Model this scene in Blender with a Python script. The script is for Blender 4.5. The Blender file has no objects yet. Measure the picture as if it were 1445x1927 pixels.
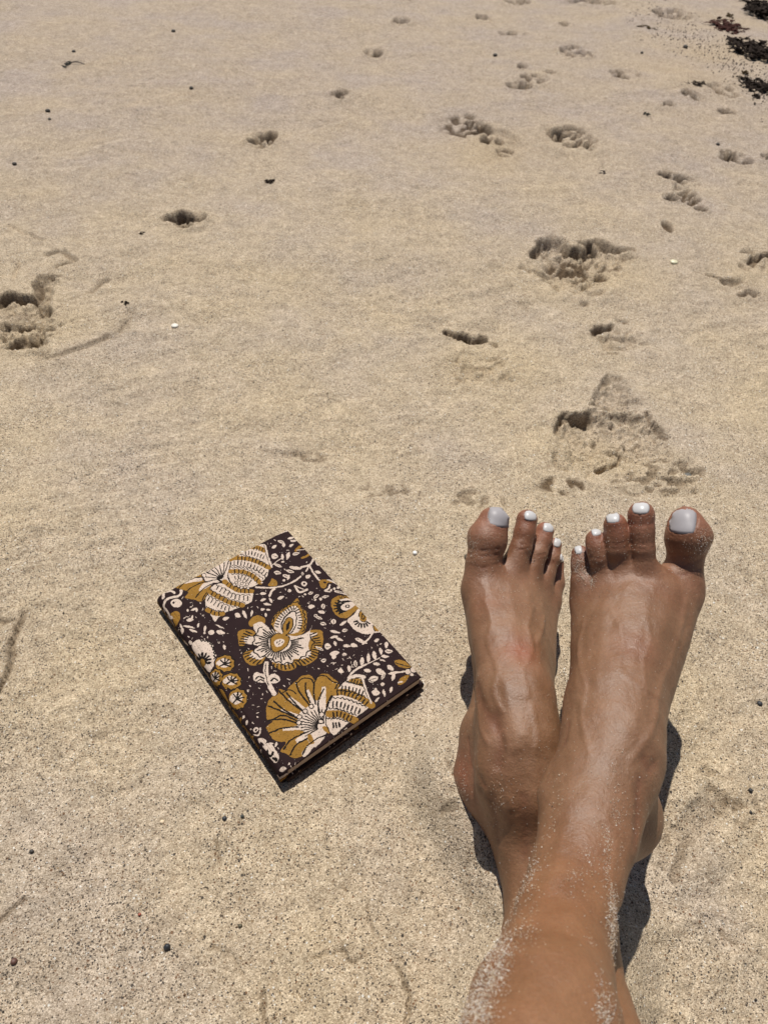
import bpy, math, random
import numpy as np
from mathutils import Matrix, Vector

# ------------------------------------------------------------------ camera, sky, sun
SC = bpy.context.scene
COL = SC.collection
PITCH, ROLL, CAMZ, FPX = math.radians(46.4), math.radians(3.7), 0.50, 1336.0
fwd = np.array([0, math.cos(PITCH), -math.sin(PITCH)])
up0 = np.array([0, math.sin(PITCH), math.cos(PITCH)])
rt0 = np.array([1.0, 0, 0])
rt = math.cos(ROLL) * rt0 + math.sin(ROLL) * up0
up = -math.sin(ROLL) * rt0 + math.cos(ROLL) * up0
CAM = np.array([0, 0, CAMZ])
cd = bpy.data.cameras.new('camera')
cam = bpy.data.objects.new('camera', cd)
COL.objects.link(cam)
cam.matrix_world = Matrix(((rt[0], up[0], -fwd[0], 0), (rt[1], up[1], -fwd[1], 0), (rt[2], up[2], -fwd[2], CAMZ), (0, 0, 0, 1)))
cd.sensor_fit = 'HORIZONTAL'
cd.sensor_width = 36
cd.lens = 36 * FPX / 1445
cd.clip_start = 0.02
cd.clip_end = 2000
cd.dof.use_dof = True
cd.dof.focus_distance = 0.55
cd.dof.aperture_fstop = 20
SC.camera = cam

SH = np.array([0.105, -0.45])            # shadow drift per metre of height
ELEV = math.atan(1 / np.hypot(*SH))
ROTZ = math.atan2(-SH[0], -SH[1])
w = bpy.data.worlds.new('World')
SC.world = w
w.use_nodes = True
wn = w.node_tree
sky = wn.nodes.new('ShaderNodeTexSky')
sky.sky_type = 'NISHITA'
sky.sun_disc = False
sky.sun_elevation = ELEV
sky.sun_rotation = ROTZ
wn.links.new(sky.outputs[0], wn.nodes['Background'].inputs[0])
wn.nodes['Background'].inputs[1].default_value = 0.052
sl = bpy.data.lights.new('sun', 'SUN')
sl.energy = 4.8
sl.angle = math.radians(0.55)
sl.color = (1.0, 0.955, 0.88)
sun = bpy.data.objects.new('sun', sl)
COL.objects.link(sun)
sdir = Vector((-SH[0], -SH[1], 1.0)).normalized()
sun.rotation_euler = sdir.to_track_quat('Z', 'Y').to_euler()
sun.location = sdir * 5
SC.view_settings.view_transform = 'Standard'
SC.view_settings.look = 'None'
SC.view_settings.exposure = 0.0
SC.view_settings.gamma = 1
SC.view_settings.use_curve_mapping = False
SC.render.engine = 'CYCLES'
SC.cycles.max_bounces = 6

rng = np.random.default_rng(7)
random.seed(7)


def ray(px, py):
    px = np.asarray(px, float); py = np.asarray(py, float)
    d = fwd + ((px - 722.5) / FPX)[..., None] * rt - ((py - 963.5) / FPX)[..., None] * up
    return d / np.linalg.norm(d, axis=-1, keepdims=True)


def at(px, py, z=0.0):
    """the point at height z seen at a place of the photograph"""
    d = ray(px, py)
    t = (np.asarray(z) - CAMZ) / d[..., 2]
    return CAM + d * t[..., None]


def depth(p):
    return float(np.dot(np.asarray(p) - CAM, fwd))


# ------------------------------------------------------------------ noise
def _hash(ix, iy, s):
    h = (ix.astype(np.int64) * 374761393 + iy.astype(np.int64) * 668265263 + s * 1442695041) & 0xffffffff
    h = ((h ^ (h >> 13)) * 1274126177) & 0xffffffff
    return ((h ^ (h >> 16)) & 0xffff).astype(np.float32) / 65535.0


def noise(x, y, f, s=0):
    x = x * f + s * 17.3; y = y * f - s * 9.1
    ix = np.floor(x); iy = np.floor(y)
    fx = (x - ix).astype(np.float32); fy = (y - iy).astype(np.float32)
    ix = ix.astype(np.int64); iy = iy.astype(np.int64)

    def g(a, b, dx, dy):
        t = _hash(a, b, s) * 6.2832
        return np.cos(t) * dx + np.sin(t) * dy
    u = fx * fx * fx * (fx * (fx * 6 - 15) + 10); v = fy * fy * fy * (fy * (fy * 6 - 15) + 10)
    a = g(ix, iy, fx, fy); b = g(ix + 1, iy, fx - 1, fy)
    c = g(ix, iy + 1, fx, fy - 1); d = g(ix + 1, iy + 1, fx - 1, fy - 1)
    return ((a + (b - a) * u) * (1 - v) + (c + (d - c) * u) * v) * 1.5


def fbm(x, y, f, n=3, s=0, gain=0.5):
    r = 0; a = 1
    for i in range(n):
        r = r + a * noise(x, y, f * 2 ** i, s + i); a *= gain
    return r


def sstep(a, b, x):
    t = np.clip((x - a) / (b - a), 0, 1)
    return t * t * (3 - 2 * t)


def seg_dist(X, Y, pts):
    D = np.full(X.shape, 1e9)
    for (ax, ay), (bx, by) in zip(pts[:-1], pts[1:]):
        vx, vy = bx - ax, by - ay
        t = np.clip(((X - ax) * vx + (Y - ay) * vy) / (vx * vx + vy * vy + 1e-12), 0, 1)
        D = np.minimum(D, np.hypot(X - ax - t * vx, Y - ay - t * vy))
    return D


def inside(X, Y, pts):
    r = np.zeros(X.shape, bool)
    n = len(pts)
    for i in range(n):
        ax, ay = pts[i]; bx, by = pts[(i + 1) % n]
        if ay == by: continue
        c = ((ay > Y) != (by > Y)) & (X < (bx - ax) * (Y - ay) / (by - ay) + ax)
        r ^= c
    return r


# ------------------------------------------------------------------ object helpers
def tag(o, label=None, cat=None, group=None, kind=None):
    if label: o['label'] = label
    if cat: o['category'] = cat
    if group: o['group'] = group
    if kind: o['kind'] = kind
    return o


def mesh(name, verts, faces, mats, parent=None, smooth=True, colors=None, loc=None):
    """verts (n,3) array, faces (m,k) array or list; one mesh object"""
    me = bpy.data.meshes.new(name)
    V = np.asarray(verts, np.float32)
    if loc is not None: V = V - np.asarray(loc, np.float32)
    if isinstance(faces, np.ndarray):
        k = faces.shape[1]; m = len(faces)
        me.vertices.add(len(V)); me.loops.add(m * k); me.polygons.add(m)
        me.vertices.foreach_set('co', V.ravel())
        me.loops.foreach_set('vertex_index', faces.astype(np.int32).ravel())
        me.polygons.foreach_set('loop_start', np.arange(0, m * k, k, dtype=np.int32))
        me.polygons.foreach_set('loop_total', np.full(m, k, np.int32))
        me.update(calc_edges=True)
    else:
        me.from_pydata([tuple(map(float, v)) for v in V], [], faces)
        me.update()
    me.polygons.foreach_set('use_smooth', np.full(len(me.polygons), smooth))
    for m_ in (mats if isinstance(mats, (list, tuple)) else [mats]): me.materials.append(m_)
    for cname, c in (colors or {}).items():
        a = me.color_attributes.new(cname, 'FLOAT_COLOR', 'POINT')
        c = np.asarray(c, np.float32)
        if c.ndim == 1: c = np.stack([c, c, c], 1)
        a.data.foreach_set('color', np.concatenate([c, np.ones((len(c), 1), np.float32)], 1).ravel())
    o = bpy.data.objects.new(name, me)
    if loc is not None: o.location = loc
    COL.objects.link(o)
    if parent is not None:
        o.parent = parent
        o.matrix_parent_inverse = Matrix.Identity(4)
        if loc is None:
            o.location = -Vector(parent.location)
    return o


class NT:
    def __init__(s, name):
        s.m = bpy.data.materials.new(name); s.m.use_nodes = True
        s.t = s.m.node_tree; s.b = s.t.nodes['Principled BSDF']

    def n(s, typ, **kw):
        x = s.t.nodes.new('ShaderNode' + typ)
        for k, v in kw.items():
            if k.startswith('i_'):
                k2 = k[2:]; k2 = int(k2) if k2.isdigit() else k2.replace('_', ' ')
                x.inputs[k2].default_value = v
            else: setattr(x, k, v)
        return x

    def l(s, a, b): s.t.links.new(a, b); return s

    def ramp(s, src, stops, interp='LINEAR'):
        r = s.t.nodes.new('ShaderNodeValToRGB'); r.color_ramp.interpolation = interp
        e = r.color_ramp.elements
        while len(e) < len(stops): e.new(0.5)
        for q, (p, c) in zip(e, stops):
            q.position = p
            q.color = (c, c, c, 1) if isinstance(c, (int, float)) else (*c, 1)
        s.l(src, r.inputs[0]); return r.outputs[0]

    def mix(s, fac, a, b, mode='MIX'):
        x = s.t.nodes.new('ShaderNodeMix'); x.data_type = 'RGBA'; x.blend_type = mode
        for i, v in ((0, fac), (6, a), (7, b)):
            if hasattr(v, 'links'): s.l(v, x.inputs[i])
            elif isinstance(v, (int, float)): x.inputs[i].default_value = v if i == 0 else (v, v, v, 1)
            else: x.inputs[i].default_value = (*v, 1)
        return x.outputs[2]

    def math(s, op, a, b=None, clamp=False):
        x = s.t.nodes.new('ShaderNodeMath'); x.operation = op; x.use_clamp = clamp
        for i, v in ((0, a), (1, b)):
            if v is None: continue
            if hasattr(v, 'links'): s.l(v, x.inputs[i])
            else: x.inputs[i].default_value = v
        return x.outputs[0]


def plain(name, col, rough=0.8, spec=0.3, vary=0.25, scale=400):
    n = NT(name)
    g = n.n('NewGeometry'); t = n.n('TexNoise', i_Scale=scale, i_Detail=3.0)
    n.l(g.outputs['Position'], t.inputs['Vector'])
    c = n.mix(t.outputs[0], tuple(x * (1 - vary) for x in col), tuple(min(1, x * (1 + vary)) for x in col))
    n.l(c, n.b.inputs['Base Color'])
    n.b.inputs['Roughness'].default_value = rough
    n.b.inputs['Specular IOR Level'].default_value = spec
    return n.m


# ------------------------------------------------------------------ where the book lies
COVER_Z = 0.0165
DB = CAMZ - COVER_Z
BL = 0.392 * DB; BW = BL / 1.485
BANG = 0.714
BU = np.array([math.cos(BANG), math.sin(BANG)]); BV = np.array([math.sin(BANG), -math.cos(BANG)])
BO = np.array([-0.3795, 0.7175]) * DB

# ------------------------------------------------------------------ sand
def px2g(pts, ox=0.0, oy=0.0, s=1.0):
    a = np.array(pts, float)
    return at(ox + a[:, 0] / s, oy + a[:, 1] / s)[:, :2]


def sand_grid():
    ys = [-0.12]
    while ys[-1] < 3.3:
        y = ys[-1]
        ys.append(y + max(0.0011, 0.0012 + 0.72 * (y * y + 0.25) / 334.0 - 0.0005 if y > 0 else 0.0016))
    s = 0.03
    while ys[-1] < 900: ys.append(ys[-1] + s); s *= 1.35
    pre = []; y = -0.12; s = 0.006
    while y > -60: y -= s; s *= 1.3; pre.append(y)
    ys = np.array(pre[::-1] + ys)
    n = 880
    u = np.linspace(-1, 1, n)
    edge = [1.0]; s = 0.006
    while edge[-1] < 1.5: edge.append(edge[-1] + s); s *= 1.35
    e = np.array(edge[1:])
    u = np.concatenate([-e[::-1], u, e])
    hw = 0.36 + 0.52 * np.clip(ys, 0, 3.4)
    X = u[None, :] * hw[:, None]
    a = np.abs(u)[None, :]
    X = np.where(a > 1.0, np.sign(u)[None, :] * (hw[:, None] + ((a - 1) / 0.5) ** 3 * 700), X)
    Y = np.repeat(ys[:, None], len(u), 1)
    return X, Y


def foot_bed(px, py): return at(px, py)[:2]


def sand_height(X, Y):
    X = X.astype(np.float64); Y = Y.astype(np.float64)
    near = 1 / (1 + (np.maximum(np.abs(Y), np.abs(X)) / 6) ** 2)
    Z = (0.0075 * fbm(X, Y, 2.3, 2, 3) + 0.0032 * noise(X * 1.0, Y * 1.2, 8, 11)) * near
    # wind and foot worn lumps: short ripples turned a little
    c, s = math.cos(0.45), math.sin(0.45)
    U = X * c + Y * s; W = -X * s + Y * c
    patch = sstep(-0.2, 0.5, noise(X, Y, 3.1, 21))
    Z += 0.0024 * noise(U * 0.6, W * 1.5, 20, 31) * (0.45 + 0.8 * patch) * near
    Z += 0.00125 * noise(U * 0.8, W * 1.3, 60, 32) * (0.45 + 0.8 * patch)
    Z += 0.00060 * noise(U * 0.9, W * 1.2, 140, 33) * (0.6 + patch)
    Z += 0.00046 * noise(X, Y, 330, 34)
    # grains: hard little pits and lumps, only where the mesh is fine enough
    fine = sstep(1.6, 0.5, np.abs(Y))
    g = noise(X, Y, 620, 35)
    Z += 0.00042 * g * fine
    pit_shade = np.zeros_like(Z)  # shade painted into the colour of pits, grooves and print floors
    wet = np.zeros_like(Z)
    jx = 0.0045 * noise(X, Y, 26, 41) + 0.0035 * noise(X, Y, 85, 42) + 0.0022 * noise(X, Y, 230, 45)
    jy = 0.0045 * noise(X, Y, 26, 43) + 0.0035 * noise(X, Y, 85, 44) + 0.0022 * noise(X, Y, 230, 46)
    clod = 0.0022 * sstep(0.18, 0.30, noise(X, Y, 62, 47)) + 0.0012 * sstep(0.1, 0.2, noise(X, Y, 150, 48)) - 0.0022 * sstep(0.3, 0.42, noise(X, Y, 75, 49))
    rough = fbm(X, Y, 55, 3, 51)

    def sub(c0, r):
        m = (X > c0[0] - r) & (X < c0[0] + r) & (Y > c0[1] - r) & (Y < c0[1] + r)
        return m

    def hollow(pts, dep, wfar=0.004, wnear=0.03, jit=1.0, lump=0.12, dk=0.12, crumb=1.0):
        """a sunken print: crisp broken wall on the far side, sloping out on the near side"""
        P = np.array(pts); c0 = P.mean(0); r = np.abs(P - c0).max() + wnear + 0.03
        m = sub(c0, r)
        if not m.any(): return
        x = X[m] + jx[m] * jit; y = Y[m] + jy[m] * jit
        ins = inside(x, y, P); d = seg_dist(x, y, np.vstack([P, P[:1]]))
        sd = np.where(ins, d, -d)
        # how near-side this vertex is, seen from the centre
        side = sstep(-0.3, 0.5, (c0[1] - y) / (np.abs(P[:, 1] - c0[1]).max() + 1e-6))
        wid = wfar + (wnear - wfar) * side
        k = sstep(-0.3, 1, sd / wid)
        Z[m] += -dep * k * (0.8 + 0.2 * rough[m]) + dep * lump * k * (rough[m] + 0.3 * noise(X[m], Y[m], 160, 77))
        Z[m] += clod[m] * k * crumb + dep * 0.14 * np.exp(-(np.minimum(sd, 0) / 0.012) ** 2) * (1 - k)
        pit_shade[m] = np.maximum(pit_shade[m], k * dk * (0.6 + rough[m]))

    def pits(px, py, wx, wy, dep, ang=0, seed=0, f=60, thr=0.0, dk=0.6):
        """a small scuffed paw mark: a few pits inside an ellipse given in photo pixels"""
        c0 = at(px, py)[:2]
        ex = at(px + wx, py)[:2] - c0; ey = at(px, py - wy)[:2] - c0
        rx, ry = np.hypot(*ex), np.hypot(*ey)
        r = max(rx, ry) * 1.9
        m = sub(c0, r)
        if not m.any(): return
        x = X[m] - c0[0]; y = Y[m] - c0[1]
        ca, sa = math.cos(ang), math.sin(ang)
        a = (x * ca + y * sa) / rx; b = (-x * sa + y * ca) / ry
        d = np.hypot(a, b) + 0.35 * noise(X[m], Y[m], f * 0.8, seed + 5)
        k = sstep(1.15, 0.6, d)
        nn = noise(X[m], Y[m], f, seed) + 0.5 * noise(X[m], Y[m], f * 2.2, seed + 1)
        pit = sstep(thr - 0.05, thr + 0.22, nn)
        Z[m] += -dep * k * (0.15 + 1.15 * pit) + dep * 0.22 * np.exp(-((d - 1.25) / 0.25) ** 2)
        pit_shade[m] = np.maximum(pit_shade[m], k * pit * dk)

    def step(pts, dep, wid, side=1, dk=0.0):
        """a broken crust edge: one side stands proud and falls off sharply"""
        P = np.array(pts); c0 = P.mean(0); r = np.abs(P - c0).max() + wid * 5
        m = sub(c0, r)
        if not m.any(): return
        x = X[m] + jx[m] * 0.35; y = Y[m] + jy[m] * 0.35
        D = seg_dist(x, y, P)
        i = np.argmin([np.hypot(x - q[0], y - q[1]) for q in P], axis=0)
        i = np.clip(i, 0, len(P) - 2)
        v = P[i + 1] - P[i]
        sg = np.sign(v[:, 0] * (y - P[i][:, 1]) - v[:, 1] * (x - P[i][:, 0])) * side
        e = np.minimum(np.hypot(x - P[0][0], y - P[0][1]), np.hypot(x - P[-1][0], y - P[-1][1]))
        sdv = D * sg
        Z[m] += dep * np.where(sdv > 0, np.exp(-(sdv / (wid * 3)) ** 2), 0) * sstep(0, wid * 2, D + e * 0.2)
        Z[m] -= dep * 0.7 * np.where(sdv <= 0, np.exp(-(sdv / (wid * 0.8)) ** 2), 0) * sstep(0, wid, e)
        pit_shade[m] = np.maximum(pit_shade[m], dk * np.exp(-(sdv / wid) ** 2))

    def ridge(pts, dep, wid, dk=0.0):
        P = np.array(pts); c0 = P.mean(0); r = np.abs(P - c0).max() + wid * 5
        m = sub(c0, r)
        if not m.any(): return
        D = seg_dist(X[m] + jx[m] * 0.55, Y[m] + jy[m] * 0.55, P)
        if dep < 0: D = D / (0.55 + 0.75 * np.clip(0.5 + noise(X[m], Y[m], 48, 55), 0, 1.2))
        k = np.exp(-(D / wid) ** 2) if dep > 0 else sstep(1.25, 0.45, D / wid)
        Z[m] += dep * k; pit_shade[m] = np.maximum(pit_shade[m], dk * k)

    A = (820, 400, 2.312)
    # the deep footprint beyond the toes
    hollow(px2g([(522, 970), (535, 885), (600, 880), (680, 870), (760, 860), (860, 870), (920, 880), (1000, 972), (1020, 1060), (930, 1120), (800, 1150), (680, 1200), (590, 1170), (545, 1100), (520, 1060)], *A), 0.0175, 0.009, 0.050, dk=0.0, crumb=1.7)
    hollow(px2g([(675, 860), (690, 770), (740, 705), (820, 722), (880, 800), (915, 880), (800, 880)], *A), 0.013, 0.012, 0.03, lump=.3, dk=0.1, crumb=1.7)
    ridge(px2g([(530, 895), (560, 880), (600, 882), (640, 885), (672, 872)], *A), -0.011, 0.0040, 0.5)
    ridge(px2g([(524, 960), (532, 925), (540, 890)], *A), -0.008, 0.004, 0.35)
    ridge(px2g([(615, 905), (650, 912), (666, 895)], *A), -0.003, 0.004, 0.3)
    ridge(px2g([(672, 865), (710, 858), (735, 862)], *A), -0.005, 0.004, 0.3)
    ridge(px2g([(918, 868), (940, 910), (965, 930), (1005, 980)], *A), -0.008, 0.0035, 0.5)
    ridge(px2g([(705, 1098), (745, 1088), (795, 1078), (822, 1045), (815, 1030)], *A), -0.008, 0.0035, 0.3)
    ridge(px2g([(690, 1065), (740, 1045), (800, 1035)], *A), 0.004, 0.010)
    ridge(px2g([(735, 905), (780, 925), (830, 925)], *A), -0.004, 0.003, 0.2)
    ridge(px2g([(840, 1000), (885, 1002)], *A), -0.004, 0.003, 0.2)
    ridge(px2g([(715, 750), (760, 705), (800, 712)], *A), -0.004, 0.004, 0.3)
    ridge(px2g([(680, 825), (720, 815), (700, 795)], *A), -0.004, 0.004, 0.2)
    ridge(px2g([(522, 1060), (530, 1100), (560, 1115)], *A), -0.004, 0.005, 0.2)
    pits(1260, 885, 60, 26, 0.003, 0, 63, 80); pits(1230, 910, 90, 22, 0.003, 0, 64, 80)
    # the wide far print
    hollow(px2g([(425, 180), (440, 125), (500, 90), (560, 110), (600, 150), (690, 120), (740, 120), (800, 155), (860, 190), (840, 260), (740, 340), (640, 380), (520, 320), (440, 290), (385, 240)], *A), 0.016, 0.014, 0.06, dk=0.05, lump=.25, crumb=2.0)
    ridge(px2g([(425, 185), (435, 160), (450, 130)], *A), -0.012, 0.006, 0.5)
    ridge(px2g([(450, 150), (500, 120), (550, 130)], *A), -0.006, 0.014, 0.2)
    ridge(px2g([(575, 152), (620, 160), (650, 165), (690, 150), (690, 125)], *A), -0.014, 0.0065, 0.8)
    ridge(px2g([(645, 160), (680, 150)], *A), -0.012, 0.012, 0.8)
    ridge(px2g([(620, 122), (660, 125), (700, 112), (735, 125), (760, 145), (800, 155), (860, 160)], *A), -0.011, 0.0055, 0.6)
    for q in ([(400, 245), (450, 260), (515, 272)], [(470, 285), (510, 295), (530, 322)], [(605, 295), (650, 280), (690, 300), (660, 315)], [(680, 345), (720, 345)], [(635, 385), (655, 388)], [(380, 235), (400, 255)], [(830, 185), (860, 195)], [(520, 245), (580, 240)]): ridge(px2g(q, *A), -0.006, 0.0055, 0.3)
    for q in ([(430, 250), (480, 262)], [(630, 300), (670, 290)], [(560, 215), (620, 220)]): ridge(px2g(q, *A), 0.006, 0.012)
    # the slit under a lifted crust
    ridge(px2g([(45, 505), (90, 520), (120, 525)], *A), -0.012, 0.0045, 0.9)
    ridge(px2g([(120, 520), (160, 535), (205, 545), (212, 525)], *A), -0.015, 0.0068, 1.0)
    ridge(px2g([(212, 540), (245, 555), (268, 560)], *A), -0.008, 0.004, 0.6)
    ridge(px2g([(40, 495), (110, 506), (215, 516)], *A), 0.003, 0.006)
    pits(905, 690, 60, 30, 0.0035, 0, 3, 60, dk=.2)
    ridge(px2g([(680, 508), (712, 495), (740, 492)], *A), -0.012, 0.006, 0.8)
    ridge(px2g([(740, 488), (770, 476)], *A), -0.008, 0.004, 0.4); ridge(px2g([(790, 455), (835, 458)], *A), -0.006, 0.004, 0.3); ridge(px2g([(750, 600), (785, 602)], *A), -0.005, 0.003, 0.3)
    pits(1165, 632, 50, 22, 0.005, 0, 7, 60, dk=.2)
    hollow(px2g([(1330, 215), (1350, 188), (1385, 207), (1445, 176), (1520, 190), (1560, 300), (1400, 260), (1350, 245)], *A), 0.009, 0.012, 0.03)
    ridge(px2g([(1335, 170), (1380, 175)], *A), -0.007, 0.005, 0.4); ridge(px2g([(1370, 212), (1400, 190), (1460, 178), (1540, 185)], *A), -0.014, 0.0065, 0.8); ridge(px2g([(1330, 225), (1355, 245)], *A), -0.006, 0.006, 0.3)
    hollow(px2g([(1195, 272), (1250, 288), (1330, 290), (1370, 340), (1430, 350), (1440, 400), (1340, 350), (1260, 310)], *A), 0.005, 0.010, 0.03)
    ridge(px2g([(1197, 272), (1230, 285), (1255, 300)], *A), -0.009, 0.0045, 0.6); ridge(px2g([(1270, 295), (1335, 300)], *A), -0.005, 0.006, 0.3); ridge(px2g([(1330, 348), (1365, 335), (1395, 345)], *A), -0.010, 0.006, 0.5)
    ridge(px2g([(1075, 1110), (1100, 1135), (1140, 1120)], *A), -0.004, 0.004, 0.4)
    # left print with cracked crust slabs
    B = (0, 380, 3.44)
    hollow(px2g([(-260, 600), (0, 598), (60, 565), (130, 590), (236, 600), (250, 482), (370, 465), (352, 600), (322, 650), (312, 930), (200, 942), (0, 950), (-260, 950)], *B), 0.0115, 0.005, 0.014, lump=0.1, dk=.3, crumb=1.7)
    ridge(px2g([(-200, 620), (0, 605), (60, 580), (130, 598), (225, 610), (245, 570), (245, 500)], *B), -0.012, 0.005, 0.7)
    ridge(px2g([(245, 478), (310, 468), (375, 470)], *B), -0.008, 0.004, 0.4)
    ridge(px2g([(245, 650), (290, 660), (310, 700)], *B), -0.006, 0.006, 0.4)
    ridge(px2g([(60, 905), (130, 880), (210, 865), (245, 845)], *B), -0.008, 0.006, 0.6)
    ridge(px2g([(0, 765), (110, 775), (180, 768)], *B), -0.006, 0.004, 0.4)
    step(px2g([(-200, 770), (0, 755), (110, 772), (185, 765)], *B), 0.006, 0.004, 1, 0.3)
    step(px2g([(0, 930), (90, 890), (200, 870), (240, 840)], *B), 0.006, 0.005, 1, 0.3)
    ridge(px2g([(60, 125), (160, 180), (280, 232)], *B), -0.004, 0.004)
    ridge(px2g([(290, 330), (390, 300), (480, 365), (370, 400)], *B), -0.006, 0.004, 0.3)
    ridge(px2g([(80, 475), (130, 370)], *B), -0.004, 0.003)
    ridge(px2g([(582, 572), (630, 520), (685, 480)], *B), -0.005, 0.004, 0.2)
    step(px2g([(250, 985), (330, 1000), (450, 970), (620, 910), (770, 830), (850, 725)], *B), 0.003, 0.006, 1, 0.25)
    # crust edge at the left border
    C = (0, 1080, 4.817)
    step(px2g([(-60, 1180), (0, 1040), (50, 950), (90, 800), (122, 620), (160, 500), (215, 380)], *C), 0.004, 0.003, 1, 0.55)
    ridge(px2g([(-30, 425), (60, 440), (130, 440)], *C), -0.003, 0.0025, 0.4)
    # groove right of the heel
    ridge(px2g([(1350, 1505), (1318, 1540), (1296, 1572)]), -0.007, 0.011, 0.22)
    ridge(px2g([(1300, 1568), (1284, 1605), (1266, 1652)]), -0.006, 0.0036, 0.5)
    ridge(px2g([(1325, 1580), (1305, 1620), (1290, 1660)]), 0.004, 0.012)
    ridge(px2g([(752, 1830), (768, 1880), (760, 1935)]), -0.0030, 0.0016, 0.5); ridge(px2g([(495, 1862), (505, 1935)]), -0.0026, 0.0014, 0.45)
    ridge(px2g([(590, 1805), (640, 1790), (660, 1812), (690, 1800)]), -0.0022, 0.0013, 0.4); ridge(px2g([(400, 1785), (440, 1800), (455, 1830)]), -0.0016, 0.0012, 0.3)
    ridge(px2g([(0, 1745), (22, 1722), (48, 1700)]), -0.003, 0.002, 0.4); ridge(px2g([(845, 1440), (838, 1462), (848, 1480)]), -0.004, 0.0025, 0.4)
    ridge(px2g([(825, 1552), (845, 1540)]), -0.004, 0.0025, 0.5); ridge(px2g([(1255, 1585), (1240, 1620)]), -0.004, 0.003, 0.3); ridge(px2g([(1248, 1545), (1262, 1560), (1280, 1562)]), -0.004, 0.0028, 0.3)
    ridge(px2g([(1390, 1545), (1400, 1556), (1425, 1550)]), -0.003, 0.003, 0.3); ridge(px2g([(1330, 1448), (1350, 1460)]), -0.003, 0.003, 0.3)
    pits(80, 622, 34, 18, 0.006, 0, 31, 90, 0.0, .7); pits(52, 645, 44, 12, 0.005, 0, 33, 90, 0.0, .7); pits(85, 575, 14, 12, 0.006, 0, 35, 60, -0.1, .7)
    pits(1255, 1570, 22, 28, 0.003, 0, 9, 90)
    pits(1395, 1520, 40, 26, 0.0022, 0, 19, 90)
    ridge(px2g([(1360, 1755), (1385, 1772)]), -0.003, 0.002, 0.5)
    ridge(px2g([(410, 1590), (416, 1640)]), -0.0018, 0.0012, 0.4)
    ridge(px2g([(690, 1700), (700, 1760), (760, 1820), (765, 1870)]), -0.0012, 0.0015, 0.2)
    ridge(px2g([(495, 845), (560, 858), (610, 835)]), -0.0016, 0.003, 0.15)
    pits(840, 1545, 16, 12, 0.003, 0, 12, 110)
    pits(900, 945, 60, 20, 0.002, 0, 13, 70)
    pits(720, 925, 60, 14, 0.0015, 0, 14, 70)
    pits(575, 855, 50, 14, 0.0018, 0, 15, 70)
    # far prints
    D = (820, 0, 2.312)
    hollow(px2g([(165, 515), (210, 515), (235, 555), (300, 552), (360, 590), (430, 630), (370, 650), (310, 700), (230, 715), (205, 660), (225, 600)], *D), 0.008, 0.008, 0.05, lump=0.5)
    for a in ((870, 232, 45, 20, .004), (905, 240, 26, 9, .013), (925, 262, 22, 8, .012), (950, 285, 18, 7, .010), (885, 226, 10, 4, .012),
              (1075, 258, 42, 20, .014), (1058, 247, 16, 7, .014), (1098, 270, 14, 7, .012), (1275, 335, 28, 8, .012), (1258, 330, 20, 5, .013), (1262, 370, 14, 7, .012),
              (1295, 368, 22, 22, .009), (1318, 398, 11, 5, .016), (1077, 98, 22, 9, .020), (1065, 98, 12, 5, .02), (1105, 104, 9, 4, .018),
              (1083, 88, 8, 3, .018), (982, 127, 9, 5, .018), (1032, 139, 13, 4, .018), (978, 163, 22, 8, .018), (1005, 150, 24, 10, .012),
              (1177, 140, 26, 9, .012), (1294, 179, 14, 5, .018), (1310, 187, 12, 5, .016), (1257, 197, 9, 3, .012), (1365, 210, 16, 5, .012),
              (1360, 172, 24, 12, .012), (1385, 300, 28, 10, .012), (1370, 290, 14, 4, .016), (1440, 297, 10, 4, .016), (905, 35, 13, 4, .024),
              (1062, 45, 10, 3, .016), (968, 64, 26, 3, .014), (1265, 28, 30, 8, .025), (1115, 2, 45, 5, .03), (975, 5, 24, 5, .02),
              (493, 262, 29, 14, .014), (478, 265, 14, 7, .020), (512, 255, 10, 10, .012), (643, 179, 21, 8, .020), (702, 97, 17, 7, .022),
              (757, 42, 18, 5, .024), (760, 2, 14, 3, .02), (350, 414, 36, 14, .012), (340, 410, 24, 9, .020), (375, 418, 14, 12, .008),
              (1100, 500, 70, 20, .004), (1255, 430, 10, 10, .006), (1055, 1000 - 80, 50, 16, .002)):
        pits(a[0], a[1], a[2], a[3], a[4], 0, int(a[0]) % 90 + 100, (34 if a[1] < 330 else 50) if a[2] > 20 else 26, -0.12 if a[2] > 16 else -0.35, 1.25)
    # warm dry fill inside the far prints, and two pale dry fans
    def dry(px, py, wx, wy, k):
        c0 = at(px, py)[:2]; rx = np.hypot(*(at(px + wx, py)[:2] - c0)); ry = np.hypot(*(at(px, py - wy)[:2] - c0))
        d = np.hypot((X - c0[0]) / rx, (Y - c0[1]) / ry)
        wet[...] = np.maximum(wet, k * np.exp(-d * d))
    dry(915, 285, 85, 40, 1.0); dry(1275, 130, 90, 26, 0.9); dry(95, 600, 75, 60, 0.6); dry(1150, 850, 110, 60, .7)
    dry(905, 690, 90, 40, .5); dry(1100, 510, 130, 50, .5); dry(1400, 520, 70, 40, .6); dry(1330, 100, 80, 20, .6)
    # the book's bed and the heel beds
    bx = (X - BO[0]) * BU[0] + (Y - BO[1]) * BU[1]; by = (X - BO[0]) * BV[0] + (Y - BO[1]) * BV[1]
    q = np.maximum(np.maximum(-bx, bx - BW), np.maximum(-by, by - BL))
    k = sstep(0.05, 0.002, q)
    Z = Z * (1 - k) + (-0.0012 + 0.0005 * noise(X, Y, 200, 88) + 0.0006 * g * 0.6 + 0.0016 * np.exp(-((q - 0.006) / 0.006) ** 2) * (0.6 + noise(X, Y, 40, 89))) * k
    m = sub(at(1030, 1680)[:2], .25)
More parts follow.
